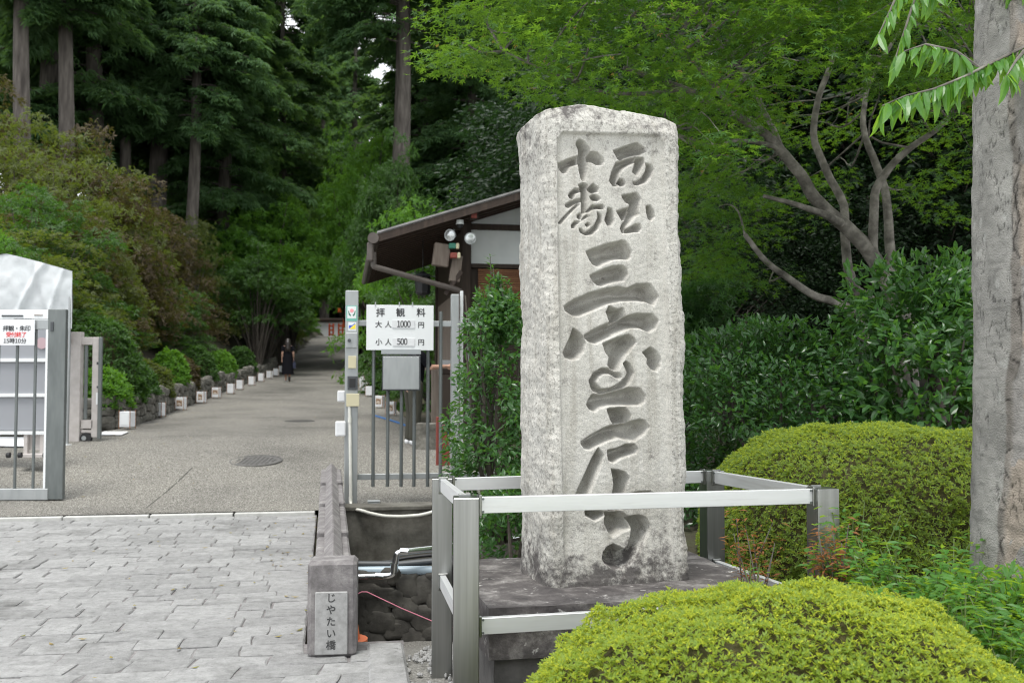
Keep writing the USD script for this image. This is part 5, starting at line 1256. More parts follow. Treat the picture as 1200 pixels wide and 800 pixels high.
# ---------------------------------------------------------------- far end of the road
pw = thing('far_wall', 'white plaster wall with dark coping at the top of the road', 'wall')
p, q = px(366, 377, 90), px(404, 396, 90)
b_ = MB(); b_.box((p + q) / 2, (q[0] - p[0], .4, p[2] - q[2]), 0, .02); part(pw, 'plaster', b_, M['plaster'])
b_ = MB(); b_.box(((p[0] + q[0]) / 2, 90, p[2] + .15), (q[0] - p[0] + .5, .9, .3), 0, .08); part(pw, 'coping', b_, M['wood'])
vg = thing('vermilion_fence', 'vermilion lattice and posts at the top of the road', 'fence')
def vbox(u0, u1, v0, v1, name='panel', dd=86):
    p, q = px(u0, v0, dd), px(u1, v1, dd)
    b_ = MB(); b_.box((p + q) / 2, (q[0] - p[0], .25, p[2] - q[2]), 0, .02); part(vg, name, b_, M['vermilion'])
for u in (386, 390.5, 397, 401.5, 406): vbox(u - .7, u + .7, 379, 397, 'post')
for u0, u1 in ((386, 391), (397, 404)):
    for v in (381, 386, 391, 395): vbox(u0, u1, v, v + 1.6, 'rail', 85.8)
vbox(402, 407, 369, 384, 'panel', 84); vbox(396, 400, 361, 366, 'panel', 88); vbox(410, 416, 372, 394, 'panel', 86)
# ---------------------------------------------------------------- foliage
def oriented(fwd, up):
    x = fwd / (np.linalg.norm(fwd, axis=1, keepdims=True) + 1e-9)
    z = up - x * (up * x).sum(1, keepdims=True)
    z /= np.linalg.norm(z, axis=1, keepdims=True) + 1e-9
    return np.stack([x, np.cross(z, x), z], 2)                      # columns
def scatter(tpl, pos, R, size):
    V_, F_ = tpl
    n, m = len(pos), len(V_)
    v = np.einsum('nij,mj->nmi', R, V_) * np.asarray(size).reshape(-1, 1, 1) + pos[:, None, :]
    return v.reshape(-1, 3), (F_[None] + np.arange(n)[:, None, None] * m).reshape(-1, 3)
OVAL = (np.array([(0, 0, 0), (.3, .2, .05), (.3, -.2, .05), (.35, 0, 0), (.72, .15, .02), (.72, -.15, .02), (1, 0, -.1)]), np.array([(0, 3, 1), (0, 2, 3), (3, 4, 1), (3, 2, 5), (3, 6, 4), (3, 5, 6)]))
LANCE = (np.array([(0, 0, 0), (.45, .13, .04), (.45, -.13, .04), (1, 0, -.1), (.45, 0, .0)]), np.array([(0, 4, 1), (0, 2, 4), (4, 3, 1), (4, 2, 3)]))
SLIM = (np.array([(0, 0, 0), (.5, .19, .05), (.5, -.19, .05), (1, 0, 0)]), np.array([(0, 3, 1), (0, 2, 3)]))
LONG = (np.array([(0, 0, 0), (.2, .1, .03), (.2, -.1, .03), (.5, .125, .03), (.5, -.125, .03), (.8, .075, -.03), (.8, -.075, -.03), (1, 0, -.14), (.2, 0, 0), (.5, 0, -.01), (.8, 0, -.06)]),
        np.array([(0, 8, 1), (0, 2, 8), (8, 9, 3), (8, 3, 1), (8, 4, 9), (8, 2, 4), (9, 10, 5), (9, 5, 3), (9, 6, 10), (9, 4, 6), (10, 7, 5), (10, 6, 7)]))
def _maple():
    v, f = [(0, 0, .02)], []
    angs, lens = np.radians([-105, -48, 0, 48, 105]), (.6, .9, 1.0, .9, .6)
    for a, L in zip(angs, lens):
        k = len(v)
        n = np.array([-math.sin(a), math.cos(a)])
        d = np.array([math.cos(a), math.sin(a)])
        for q in (d * .42 * L + n * .1, d * L, d * .42 * L - n * .1):
            v.append((*q, -.12 * (np.linalg.norm(q) ** 2)))
        f += [(0, k + 2, k + 1), (0, k + 1, k)]
        if k > 1: pass
    return np.array(v), np.array(f)
MAPLE = _maple()
def _fan():
    v, f = [], []
    for k, (a, L) in enumerate(zip(np.radians([-64, -34, 0, 34, 64]), (.6, .88, 1.0, .9, .6))):
        d, n = np.array([math.cos(a), math.sin(a)]), np.array([-math.sin(a), math.cos(a)])
        b = len(v)
        o = np.array([.12 * k / 4 + .0, 0])
        for q, z in ((o, 0), (d * L * .55 + n * .1, -.05), (d * L, -.3), (d * L * .55 - n * .1, -.05)):
            v.append((q[0], q[1], z * L))
        f += [(b, b + 3, b + 2), (b, b + 2, b + 1)]
    return np.array(v), np.array(f)
FAN = _fan()
TUFT = (np.vstack([[(0, 0, 0)] + [(math.cos(a) * L * .5 - math.sin(a) * w, math.sin(a) * L * .5 + math.cos(a) * w, .03) for w in (.13,)] + [(math.cos(a) * L, math.sin(a) * L, -.06)] + [(math.cos(a) * L * .5 + math.sin(a) * .13, math.sin(a) * L * .5 - math.cos(a) * .13, .03)] for a, L in ((-.9, .75), (0, 1.0), (.9, .75))]),
        np.vstack([[(b, b + 3, b + 2), (b, b + 2, b + 1)] for b in (0, 4, 8)]))
unit = lambda a: a / (np.linalg.norm(a, axis=-1, keepdims=True) + 1e-9)

def pads(rng, P0, rx, rz, n, size, tpl, up_j=.35, droop=.18, out=None):
    """Flat sprays of leaves: one disc of n leaves at every point of P0."""
    k = len(P0)
    c = np.repeat(P0, n, 0)
    r = np.sqrt(rng.random(k * n)) * np.repeat(np.broadcast_to(rx, k), n)
    a = rng.random(k * n) * 2 * np.pi
    off = np.stack([r * np.cos(a), r * np.sin(a), rng.normal(0, rz, k * n) - droop * r], 1)
    tilt = np.repeat(rng.normal(0, .22, (k, 2)), n, 0)
    off[:, 2] += off[:, 0] * tilt[:, 0] + off[:, 1] * tilt[:, 1]
    fwd = np.stack([np.cos(a), np.sin(a), -.25 + 0 * a], 1) + rng.normal(0, .5, (k * n, 3)) * [1, 1, .5]
    up = np.array([0, 0, 1.0]) + rng.normal(0, up_j, (k * n, 3))
    return scatter(tpl, c + off, oriented(fwd, up), size * rng.uniform(.65, 1.2, k * n))

def dome_pts(rng, n, a, b, h, p=2.4, zmin=0.0):
    d = unit(rng.normal(0, 1, (n * 2, 3)))
    d[:, 2] = np.abs(d[:, 2])
    q = d / (np.abs(d) ** p).sum(1, keepdims=True) ** (1 / p)
    nr_ = unit(np.sign(q) * np.abs(q) ** (p - 1) / [a, b, h])
    q = q * [a, b, h]
    k = q[:, 2] > zmin
    return q[k][:n], nr_[k][:n]

def azalea(name, label, cat, loc, a, b, h, m, shoots, leaf, seed, rz=0, group=None, bump=.05, p=2.6, core='twigs', inst=None):
    rng = np.random.default_rng(seed)
    t = thing(name, label, cat, loc, rz, group=group)
    q, n = dome_pts(rng, shoots, a, b, h, p)
    wob = (meshkit.fbm(q * 2.2 + seed, 3, seed) - .5) * bump * 2 + (meshkit.fbm(q * 9 + seed, 2, seed) - .5) * bump
    q = q + n * (wob + rng.normal(0, leaf * .35, len(q)))[:, None]
    ax = unit(n + [0, 0, .7] + rng.normal(0, .35, q.shape))
    K = 6
    side = unit(np.cross(ax, rng.normal(0, 1, q.shape)))
    s2 = np.cross(ax, side)
    vs_, fs_ = MB(), None
    for k in range(K):
        an = 2 * np.pi * k / K + rng.uniform(0, 1, len(q))
        lift = rng.uniform(.15, .8, len(q)) if k < 4 else rng.uniform(.8, 2.0, len(q))
        fwd = side * np.cos(an)[:, None] + s2 * np.sin(an)[:, None] + ax * lift[:, None]
        vs_.add(*scatter(SLIM, q - ax * leaf * .2 * (k % 3), oriented(fwd, ax + rng.normal(0, .25, q.shape)), leaf * rng.uniform(.7, 1.25, len(q))))
    part(t, 'foliage', vs_, m)
    u = trimesh.creation.icosphere(4, 1.0)
    v = unit(u.vertices); v = v / (np.abs(v) ** p).sum(1, keepdims=True) ** (1 / p)
    nn = unit(np.sign(v) * np.abs(v) ** (p - 1) / [a, b, h])
    v = v * [a, b, h]
    v = v + nn * ((meshkit.fbm(v * 2.2 + seed, 3, seed) - .5) * bump * 2 - leaf * 2.0)[:, None]
    v[:, 2] = np.maximum(v[:, 2], -.05)
    part(t, 'inner_twigs', (v, u.faces), M[core], smooth=True)
    return t

zt = lambda x, y: float(T(x, y))
# clipped azaleas by the monument
azalea('clipped_azalea', 'yellow-green clipped azalea mound in front of the monument fence', 'shrub', (.85, 3.14, 0), .88, .76, .77, M['azalea'], 30000, .0175, 1, bump=.09, p=2.6)
azalea('clipped_azalea', 'tall darker clipped azalea behind the fence beside the pale trunk', 'shrub', (2.42, 6.55, .15), 1.12, .95, 1.0, M['azalea_back'], 30000, .0225, 2, rz=.1, bump=.07, p=3.2)
azalea('clipped_azalea', 'low clipped azalea at the foot of the pale trunk', 'shrub', (2.45, 3.95, 0), .5, .62, .52, M['azalea_back'], 6000, .02, 3, bump=.07)

def shell_shrub(name, label, loc, a, b, h, m, n, leaf, tpl, seed, cat='shrub', p=2.2, depth=.3, group=None, upw=.5, stems=6, bark='bark_dark'):
    rng = np.random.default_rng(seed)
    t = thing(name, label, cat, loc, group=group)
    q, nr_ = dome_pts(rng, n, a, b, h, p)
    keep = meshkit.fbm(q * 3.4 + seed * 3.1, 3, seed) > .4 + .12 * rng.random(len(q))
    q, nr_ = q[keep], nr_[keep]
    wob = (meshkit.fbm(q * 2.3 + seed, 3, seed) - .5) * .95 * min(a, b, h)
    q = q + nr_ * wob[:, None] - nr_ * (rng.random(len(q)) ** 1.5 * depth)[:, None]
    fwd = nr_ + rng.normal(0, .75, q.shape) + [0, 0, -.15]
    up = nr_ * .5 + np.array([0, 0, upw]) + rng.normal(0, .35, q.shape)
    part(t, 'foliage', scatter(tpl, q, oriented(fwd, up), leaf * rng.uniform(.6, 1.2, len(q))), m)
    st_ = MB()
    for k in range(stems):
        e = np.array([rng.uniform(-.6, .6) * a, rng.uniform(-.6, .6) * b, h * rng.uniform(.6, .9)])
        st_.tube([rng.normal(0, .05, 3) * [1, 1, 0], e * [.5, .5, .5] + rng.normal(0, .04, 3), e], [.022, .016, .006], 6)
    part(t, 'stems', st_, M[bark])
    return t
def inner(t, a, b, h, seed):
    u = trimesh.creation.icosphere(3, 1.0); v = u.vertices * [a, b, h]
    v = v * (1 + .3 * (meshkit.fbm(v * 2 + seed, 3, seed) - .5))[:, None]; v[:, 2] = np.maximum(v[:, 2], -.05)
    return v, u.faces
shell_shrub('camellia', 'glossy-leaved shrub right of the pillar behind the tall azalea', (2.15, 8.0, .4), 1.15, .75, 1.62, M['camellia'], 17000, .07, OVAL, 11, depth=.5)
shell_shrub('broadleaf_shrub', 'taller broad-leaved shrub left of the pale trunk', (3.25, 7.75, .4), .95, .75, 2.05, M['laurel'], 14000, .1, OVAL, 12, depth=.5)
shell_shrub('leafy_shrub', 'dark feathery shrub close behind the right side of the pillar', (1.75, 9.2, .5), .9, .6, 1.9, M['maple_low'], 9500, .075, MAPLE, 13, depth=.5)
shell_shrub('evergreen_shrub', 'upright evergreen shrub between the gate and the left side of the pillar', (-.1, 7.25, .3), .42, .42, 2.02, M['laurel'], 13000, .058, OVAL, 14, depth=.3, p=2.1, stems=9)
shell_shrub('evergreen_shrub', 'low evergreen foliage seen under the back rail left of the pillar', (.1, 6.5, .0), .42, .3, .85, M['laurel'], 4500, .055, OVAL, 15, depth=.25)
# upright shoots at the top of the evergreen shrub
sh = MB(); rng = np.random.default_rng(16)
t = thing('shrub_shoots', 'thin leafy shoots rising against the white booth wall', 'shoots', (0, 0, 0))
stem = MB()
for u, v0, v1 in ((574, 345, 300), (590, 350, 322), (562, 360, 335), (598, 345, 330), (581, 350, 312)):
    a, b = px(u, v0, 7.25), px(u + rng.uniform(-5, 5), v1, 7.2)
    stem.tube([a, (a + b) / 2 + rng.normal(0, .01, 3), b], [.005, .004, .002], 5)
    n = 16
    tt = rng.random(n) ** .7
    pos = a + (b - a) * tt[:, None]
    an = rng.random(n) * 6.28
    fwd = np.stack([np.cos(an), np.sin(an), .5 + 0 * an], 1)
    sh.add(*scatter(LANCE, pos, oriented(fwd, np.tile([0, 0, 1.0], (n, 1)) + rng.normal(0, .2, (n, 3))), .06 * rng.uniform(.6, 1.1, n)))
part(t, 'leaves', sh, M['laurel']); part(t, 'stems', stem, M['bark_maple'])

# small plants among the azaleas
def sprout(label, c, r, n, size, m, tpl, seed, name='garden_plant', h=.25, cat='plant', nst=7):
    rng = np.random.default_rng(seed)
    t = thing(name, label, cat, c)
    L_, S_ = MB(), MB()
    for k in range(nst):
        a = np.array([rng.normal(0, r[0] * .3), rng.normal(0, r[1] * .3), -.25])
        b = np.array([rng.uniform(-1, 1) * r[0], rng.uniform(-1, 1) * r[1], h * rng.uniform(.4, 1.1)])
        mid = (a + b) / 2 + rng.normal(0, .02, 3)
        S_.tube([a, mid, b], [.005, .004, .002], 5)
        tt = rng.uniform(.45, 1.02, n)[:, None]
        pos = (1 - tt) ** 2 * a + 2 * tt * (1 - tt) * mid + tt ** 2 * b + rng.normal(0, .03, (n, 3))
        an = rng.random(n) * 6.28
        fwd = np.stack([np.cos(an), np.sin(an), rng.uniform(-.3, .4, n)], 1)
        L_.add(*scatter(tpl, pos, oriented(fwd, np.tile([0, 0, 1.0], (n, 1)) + rng.normal(0, .3, (n, 3))), size * rng.uniform(.6, 1.2, n)))
    part(t, 'leaves', L_, m); part(t, 'stems', S_, M['green_stem'] if m is not M['rust'] else M['bark_maple'])
    return t
sprout('bright green leafy plants between the two clipped azaleas', px(1085, 735, 3.95), (.38, .34), 46, .05, M['nandina'], OVAL, 31, h=.3, nst=46)
shell_shrub('leafy_shrub', 'loose bright green leafy shrub filling the corner right of the front azalea', (1.85, 3.75, 0), .66, .5, .7, M['nandina'], 9000, .05, OVAL, 38, depth=.25)
sprout('fresh green shoots at the bottom right edge in front of the old trunk', px(1120, 770, 3.3), (.36, .2), 46, .05, M['nandina'], OVAL, 39, h=.22, nst=34)
sprout('long-leaved bright green weeds at the lower right corner', px(1165, 755, 3.7), (.26, .24), 24, .07, M['nandina'], LONG, 32, h=.26, nst=24)
sprout('slender green sprout with paired leaves right of the front fence post', px(1015, 690, 4.35), (.16, .12), 26, .05, M['nandina'], OVAL, 33, h=.34, nst=11)
sprout('reddish nandina shoots in front of the right fence post', px(980, 672, 4.15), (.12, .08), 34, .045, M['rust'], LANCE, 34, h=.2, nst=11)
sprout('brown withered sprig inside the fence at the right side', px(886, 684, 4.6), (.11, .08), 44, .042, M['rust'], LANCE, 35, h=.28, nst=8)
sprout('small green weed at the top edge of the front azalea', px(878, 695, 3.9), (.05, .05), 8, .034, M['nandina'], OVAL, 36, h=.13, nst=5)
vt = thing('vine_tendril', 'pale thin tendril climbing the right fence post', 'vine')
b_ = MB(); b_.tube(bend([px(957, 690, 4.4), px(953, 660, 4.4), px(955, 640, 4.4), px(963, 628, 4.4), px(975, 623, 4.4), px(984, 622, 4.4)], 5, .4), .003, 5); part(vt, 'stem', b_, M['nandina'])
L_ = MB(); rng = np.random.default_rng(4)
pos = np.array([px(u, v, 4.38) for u, v in ((958, 655), (966, 648), (955, 662), (964, 660), (952, 640))])
L_.add(*scatter(OVAL, pos, oriented(rng.normal(0, 1, (5, 3)) * [1, 1, .2], np.tile([0, -.4, 1.0], (5, 1))), [.06, .05, .05, .06, .03])); part(vt, 'leaves', L_, M['nandina'])

# ---------------------------------------------------------------- the pale tree at the right with its cherry-like branch
rng = np.random.default_rng(50)
tr = thing('old_tree', 'thick grey tree trunk with cracked peeling bark at right edge', 'tree', (2.27, 4.2, 0))
nth, nzv = 420, 520
th = np.linspace(0, 2 * np.pi, nth, endpoint=False)
zs = np.linspace(-.05, 5.2, nzv)
TH, ZZ = np.meshgrid(th, zs)
R0 = np.interp(ZZ, [-.05, .3, .7, 1.2, 2.0, 3.2, 5.2], [.42, .355, .33, .308, .292, .275, .25])
ctr = np.interp(ZZ, [0, 1.5, 2.6, 5.2], [0, .0, .015, .035])
pp = np.stack([np.cos(TH) * .3, np.sin(TH) * .3, ZZ], -1)
bnd = -math.pi / 2 - np.interp(ZZ, [0, .9, 1.3, 2.0, 4.0], [1.3, 1.25, 1.1, 1.0, .98]) + .12 * (meshkit.fbm(np.stack([TH * 0, ZZ * 0 + 5, ZZ * 2.2], -1), 4, 9) - .5) * 2      # where the smooth bark ends
dth = (TH + math.pi) % (2 * np.pi) - math.pi - bnd
crk = sm(-.02, .02, dth) * (1 - sm(2.2, 2.4, dth))                   # inside the cracked strip
def cells(p, k, seed):
    """Distance between the nearest and second nearest cell point: 0 on the cracks."""
    from scipy.spatial import cKDTree
    r = np.random.default_rng(seed)
    q = r.uniform([p[..., 0].min(), p[..., 1].min()], [p[..., 0].max(), p[..., 1].max()], (k, 2))
    d, i = cKDTree(q).query(p.reshape(-1, 2), k=2)
    return (d[:, 1] - d[:, 0]).reshape(p.shape[:2]), i[:, 0].reshape(p.shape[:2]), r.random(k)
arc = np.stack([TH * .3 + .02 * meshkit.fbm(pp * 7, 3, 3), ZZ * .62 + .03 * meshkit.fbm(pp * 6, 3, 5)], -1)
ed, cid, cr = cells(arc, 700, 7)
plate_h = cr[cid]
gone = crk * (meshkit.noise(np.stack([TH * 1.9, TH * 0, ZZ * 1.15], -1), 77) > .46) * sm(.06, .14, dth)
rel = crk * ((.002 + .005 * plate_h) * sm(0, .012, ed) * (1 - gone) - .007 * gone) + (1 - crk) * .003
rel += (meshkit.fbm(pp * 14, 4, 2) - .5) * .014 + (meshkit.fbm(pp * [30, 30, 60], 3, 6) - .5) * .004
rel += (meshkit.fbm(pp * [4, 4, .9], 3, 12) - .5) * .05
fis = 1 - sm(.004, .022, np.abs(meshkit.fbm(pp * [30, 30, 8], 4, 41) - .5)); fis *= sm(.42, .56, meshkit.fbm(pp * [8, 8, 4], 3, 42))
len_ = 1 - sm(.0, .03, np.abs(meshkit.fbm(pp * [7, 7, 40], 3, 43) - .5)); len_ *= sm(.5, .62, meshkit.fbm(pp * [14, 14, 9], 3, 44))
rel += -.005 * fis + .0022 * len_ + (meshkit.fbm(pp * 75, 3, 45) - .5) * .003
Rr = R0 + rel
tv = np.stack([np.cos(TH) * Rr + ctr, np.sin(TH) * Rr, ZZ], -1).reshape(-1, 3)
col = np.zeros((nzv, nth, 3))
nz1 = meshkit.fbm(pp * [7, 7, 4], 5, 21)[..., None]
nz2 = meshkit.fbm(pp * [30, 30, 22], 4, 22)[..., None]
nzh = meshkit.fbm(pp * [9, 9, 60], 3, 23)[..., None]
smooth_c = np.array([.225, .22, .205]) * (.35 + .9 * nz1 + .5 * nz2) * (1 - .3 * sm(.6, .75, nzh))
crack_c = np.array([.18, .165, .148]) * (.4 + .6 * nz2 + .5 * plate_h[..., None]) * (.2 + .8 * sm(0, .01, ed)[..., None])
wood_c = np.where(nz1 > .5, np.array([.25, .215, .18]), np.array([.22, .21, .198])) * (.5 + .95 * nz2)
col = smooth_c * (1 - crk[..., None]) + crack_c * crk[..., None]
col = col * (1 - gone[..., None]) + wood_c * gone[..., None]
col = col * (1 - .55 * fis[..., None]) * (1 - .22 * len_[..., None])
spots = sm(.8, .86, meshkit.noise(pp * [26, 26, 15], 31))[..., None] * (1 - crk[..., None]) * .5
col = col * (1 - spots) + spots * np.array([.36, .36, .34])
M['bark_old'] = mat('old_tree_bark', {'a': ('attribute', {'attribute': 'bark'}), 'g': ('geometry', {}), 'n': ('noise_texture', {'scale': 140.0, 'detail': 4.0}), 'b': ('bump', {'strength': .9, 'distance': .008}), 'p': ('principled_bsdf', {'roughness': .9, 'specular_ior_level': .2})},
                        [('a.color', 'p.base_color'), ('g.position', 'n.vector'), ('n.fac', 'b.height'), ('b.normal', 'p.normal')], 'p.BSDF')
tk = part(tr, 'trunk', (tv, grid_faces(nth, nzv, True)), M['bark_old'], smooth=True)
UsdGeom.PrimvarsAPI(tk).CreatePrimvar('bark', Sdf.ValueTypeNames.Color3fArray, 'vertex').Set(Vt.Vec3fArray.FromNumpy(col.reshape(-1, 3).astype(np.float32)))
o_ = np.array([2.27, 4.2, 0])
def hang(twig, n, size, seed, droop=1.0):
    rng = np.random.default_rng(seed)
    tw = np.array(twig)
    s_ = np.r_[0, np.cumsum(np.linalg.norm(np.diff(tw, axis=0), axis=1))]
    u_ = np.linspace(.04, 1, n) * s_[-1]
    pos = np.stack([np.interp(u_, s_, tw[:, k]) for k in range(3)], 1)
    d_ = unit(np.stack([np.interp(np.minimum(u_ + .02, s_[-1]), s_, tw[:, k]) - np.interp(u_ - .02, s_, tw[:, k]) for k in range(3)], 1))
    sd = np.where(np.arange(n) % 2 == 0, 1, -1)[:, None] * np.array([0, 1.0, 0])
    fwd = d_ * rng.uniform(-.2, .9, (n, 1)) + sd * rng.uniform(.0, .8, (n, 1)) + rng.normal(0, .15, (n, 3)) + np.array([0, 0, -1.0]) * droop * rng.uniform(.6, 1.3, (n, 1))
    up = rng.normal(0, .5, (n, 3)) + np.array([0, -.6, .5])
    return scatter(LONG, pos, oriented(fwd, up), size * rng.uniform(.5, 1.2, n))
b1 = [px(u, v, d) - o_ for u, v, d in ((1225, 40, 4.05), (1195, 58, 3.95), (1160, 75, 3.88), (1130, 90, 3.82), (1095, 104, 3.78), (1062, 112, 3.75), (1034, 124, 3.72))]
b2 = [px(u, v, d) - o_ for u, v, d in ((1080, -60, 4.0), (1058, -20, 3.95), (1040, 20, 3.92), (1030, 40, 3.9))]
b3 = [px(u, v, d) - o_ for u, v, d in ((1095, -70, 4.0), (1078, -20, 3.95), (1062, 30, 3.92), (1048, 72, 3.9))]
b4 = [px(u, v, d) - o_ for u, v, d in ((1210, -20, 4.05), (1150, -35, 4.0), (1110, -22, 3.95), (1085, -8, 3.9))]
b5 = [px(u, v, d) - o_ for u, v, d in ((1200, 60, 3.95), (1190, 72, 3.8), (1180, 88, 3.7))]
b6 = [px(u, v, d) - o_ for u, v, d in ((1150, 82, 3.9), (1120, 60, 3.85), (1085, 52, 3.8), (1060, 60, 3.78))]
tw_, lv_ = MB(), MB()
for k, (b, n, sz) in enumerate(((b1, 120, .125), (b2, 30, .105), (b3, 38, .105), (b4, 60, .11), (b5, 26, .11), (b6, 40, .11))):
    tw_.tube(b, np.linspace(.008, .0025, len(b)), 6)
    lv_.add(*hang(b, n, sz, 60 + k))
part(tr, 'twigs', tw_, M['bark_maple'], smooth=40); part(tr, 'leaves', lv_, M['cherry'])

# ---------------------------------------------------------------- the spreading maple behind the pillar
rng = np.random.default_rng(70)
mp = thing('maple_tree', 'large spreading maple with several leaning trunks behind the pillar', 'tree')
stems = [([(1062, 395), (1040, 330), (1015, 290), (985, 262), (960, 235), (935, 200), (915, 175), (890, 152), (862, 135), (800, 104), (730, 80)], 10.0, 9.2, .135, .03),
         ([(1050, 380), (1000, 335), (992, 300), (990, 250), (972, 205), (953, 160), (958, 120), (975, 70), (985, 10), (980, -80)], 10.2, 10.6, .085, .03),
         ([(1032, 312), (1022, 285), (1025, 230), (1040, 200), (1065, 175), (1100, 150), (1130, 115), (1160, 60)], 9.9, 9.2, .075, .02),
         ([(1045, 330), (1042, 285), (1040, 240), (1025, 190), (1012, 150), (1015, 110), (1040, 60), (1080, 0)], 10.3, 11.0, .08, .02),
         ([(985, 262), (965, 252), (935, 240), (895, 230)], 9.7, 9.2, .06, .025),
         ([(1010, 375), (985, 357), (950, 345), (905, 312), (872, 276)], 9.9, 9.4, .085, .03),
         ([(960, 235), (925, 190), (905, 150), (880, 100), (850, 60), (820, 0)], 9.8, 9.8, .05, .02),
         ([(915, 175), (870, 165), (830, 170), (780, 150)], 9.5, 8.8, .035, .012),
         ([(862, 135), (800, 60), (740, 20), (690, -40)], 9.2, 8.6, .04, .012),
         ([(800, 104), (720, 110), (660, 90), (590, 60)], 9.0, 8.4, .03, .01)]
allp = []
for k, (pl_, d0, d1, r0, r1) in enumerate(stems):
    dd = np.linspace(d0, d1, len(pl_))
    p_ = np.array([px(u, v, d) for (u, v), d in zip(pl_, dd)])
    if k in (0, 1, 5):
        p_ = np.vstack([p_[0] + [0.05, .1, -.7], p_])
    rr = np.linspace(r0, r1, len(p_))
    fine_ = np.linspace(0, 1, len(p_) * 4)
    p2 = np.stack([PchipInterpolator(np.linspace(0, 1, len(p_)), p_[:, q])(fine_) for q in range(3)], 1)
    p2 += (meshkit.fbm(p2 * 3, 2, k)[:, None] - .5) * .05
    b_ = MB(); b_.tube(p2, np.interp(fine_, np.linspace(0, 1, len(p_)), rr) * .72, 12)
    part(mp, 'trunk' if k < 4 else 'limb', b_, M['bark_maple'], smooth=60)
    allp.append(p2)
allp = np.vstack(allp)
PU = [500, 530, 560, 600, 640, 700, 760, 800, 850, 900, 950, 1050, 1150, 1250]
low = np.interp
P0 = []
while len(P0) < 860:
    u, v, d = rng.uniform(520, 1260), rng.uniform(-420, 330), rng.uniform(7.4, 12.5) if rng.random() < .6 else rng.uniform(7.2, 9.0)
    vm = low(u, PU, [10, 85, 100, 95, 112, 120, 165, 205, 205, 120, 95, 110, 150, 190])
    if d > 10.5: vm += 40 if u > 760 else 0
    if v > vm - 10 + 0 * d: continue
    if u < 640 and v < -150 - (u - 520) : continue
    P0.append(px(u, v, d))
P0 = np.array(P0)
extra = np.array([px(rng.uniform(790, 900), rng.uniform(200, 330), rng.uniform(9.6, 11)) for _ in range(36)] + [px(rng.uniform(1050, 1150), rng.uniform(150, 260), rng.uniform(10.5, 12)) for _ in range(8)] + [px(rng.uniform(900, 1010), rng.uniform(120, 250), rng.uniform(11, 12.2)) for _ in range(12)])
allpads = np.vstack([P0, extra])
lf = MB(); lf.add(*pads(rng, allpads, rng.uniform(.28, .5, len(allpads)), .035, 76, .066, MAPLE, up_j=.32, droop=.22))
part(mp, 'crown', lf, M['maple'])
sd_ = MB(); k = rng.choice(len(P0), 260)
sd_.add(*pads(rng, P0[k] + [0, 0, .06], .3, .06, 5, .04, TUFT)); part(mp, 'seed_keys', sd_, M['seed'])
from scipy.spatial import cKDTree
_, near = cKDTree(allp).query(allpads)
tw_ = MB()
for a, b in zip(allp[near], allpads):
    if np.linalg.norm(a - b) < 2.6 and rng.random() < .22:
        q1, q2 = a + (b - a) * .33 + rng.normal(0, .1, 3), a + (b - a) * .66 + rng.normal(0, .1, 3) + [0, 0, .06]
        tw_.tube(bend([a, q1, q2, b], 3, .4), np.linspace(.012, .003, 8), 5, caps=False)
part(mp, 'branches', tw_, M['bark_maple'], smooth=60)

# ---------------------------------------------------------------- hillside shrubs: five kinds, then copies
def bush_proto(name, label, m, seed, loc, rz, scale, tpl=TUFT, leaf=.12, npad=92, per=76, group=None, lift=0.0):
    """A feathery shrub about 1 high and 0.6 in radius (in its own units of 3.4 m)."""
    rng = np.random.default_rng(seed)
    t = thing(name, label, 'shrub', loc, rz, scale, group=group)
    U = 3.4
    d = unit(rng.normal(0, 1, (npad, 3))); d[:, 2] = np.abs(d[:, 2]) * 1.1 - .12
    rad = rng.uniform(.5, 1.0, npad) ** .6
    c = d * rad[:, None] * np.array([.6, .6, .9]) * U
    c *= (1 + .5 * (meshkit.fbm(d * 2 + seed, 2, seed) - .5))[:, None]
    c[:, 2] = np.maximum(c[:, 2], .1)
    if lift:
        c[:, 2] = U * lift + c[:, 2] * (1 - lift) + .2 * np.abs(rng.normal(0, 1, npad))
    L_ = MB(); L_.add(*pads(rng, c, rng.uniform(.38, .72, npad), .045, per, leaf, tpl, up_j=.5, droop=.35))
    v, f = L_.out()
    part(t, 'foliage', (v / U, f), m)
    s_ = MB()
    for q in c[rng.choice(npad, 26)]:
        s_.tube(np.array([(rng.normal(0, .1), rng.normal(0, .1), -.3), q * .45 + [0, 0, .15], q]) / U, np.array([.05, .03, .008]) / U, 5, caps=False)
    part(t, 'stems', s_, M['bark_dark'])
    return t
KIND = {'red': ('russet_maple', 'russet-brown feathery maple', 'hill_red'), 'olive': ('olive_maple', 'olive-green feathery maple', 'hill_olive'), 'green': ('green_shrub', 'deep green feathery shrub', 'hill_green'), 'bright': ('bright_maple', 'bright green maple', 'hill_bright'), 'tall_bright': ('maple_tree', 'bright green maple tree with lifted crown', 'hill_bright'), 'tall_green': ('maple_tree', 'mid-green maple tree with lifted crown', 'hill_green')}
protos = {}
rng = np.random.default_rng(90)
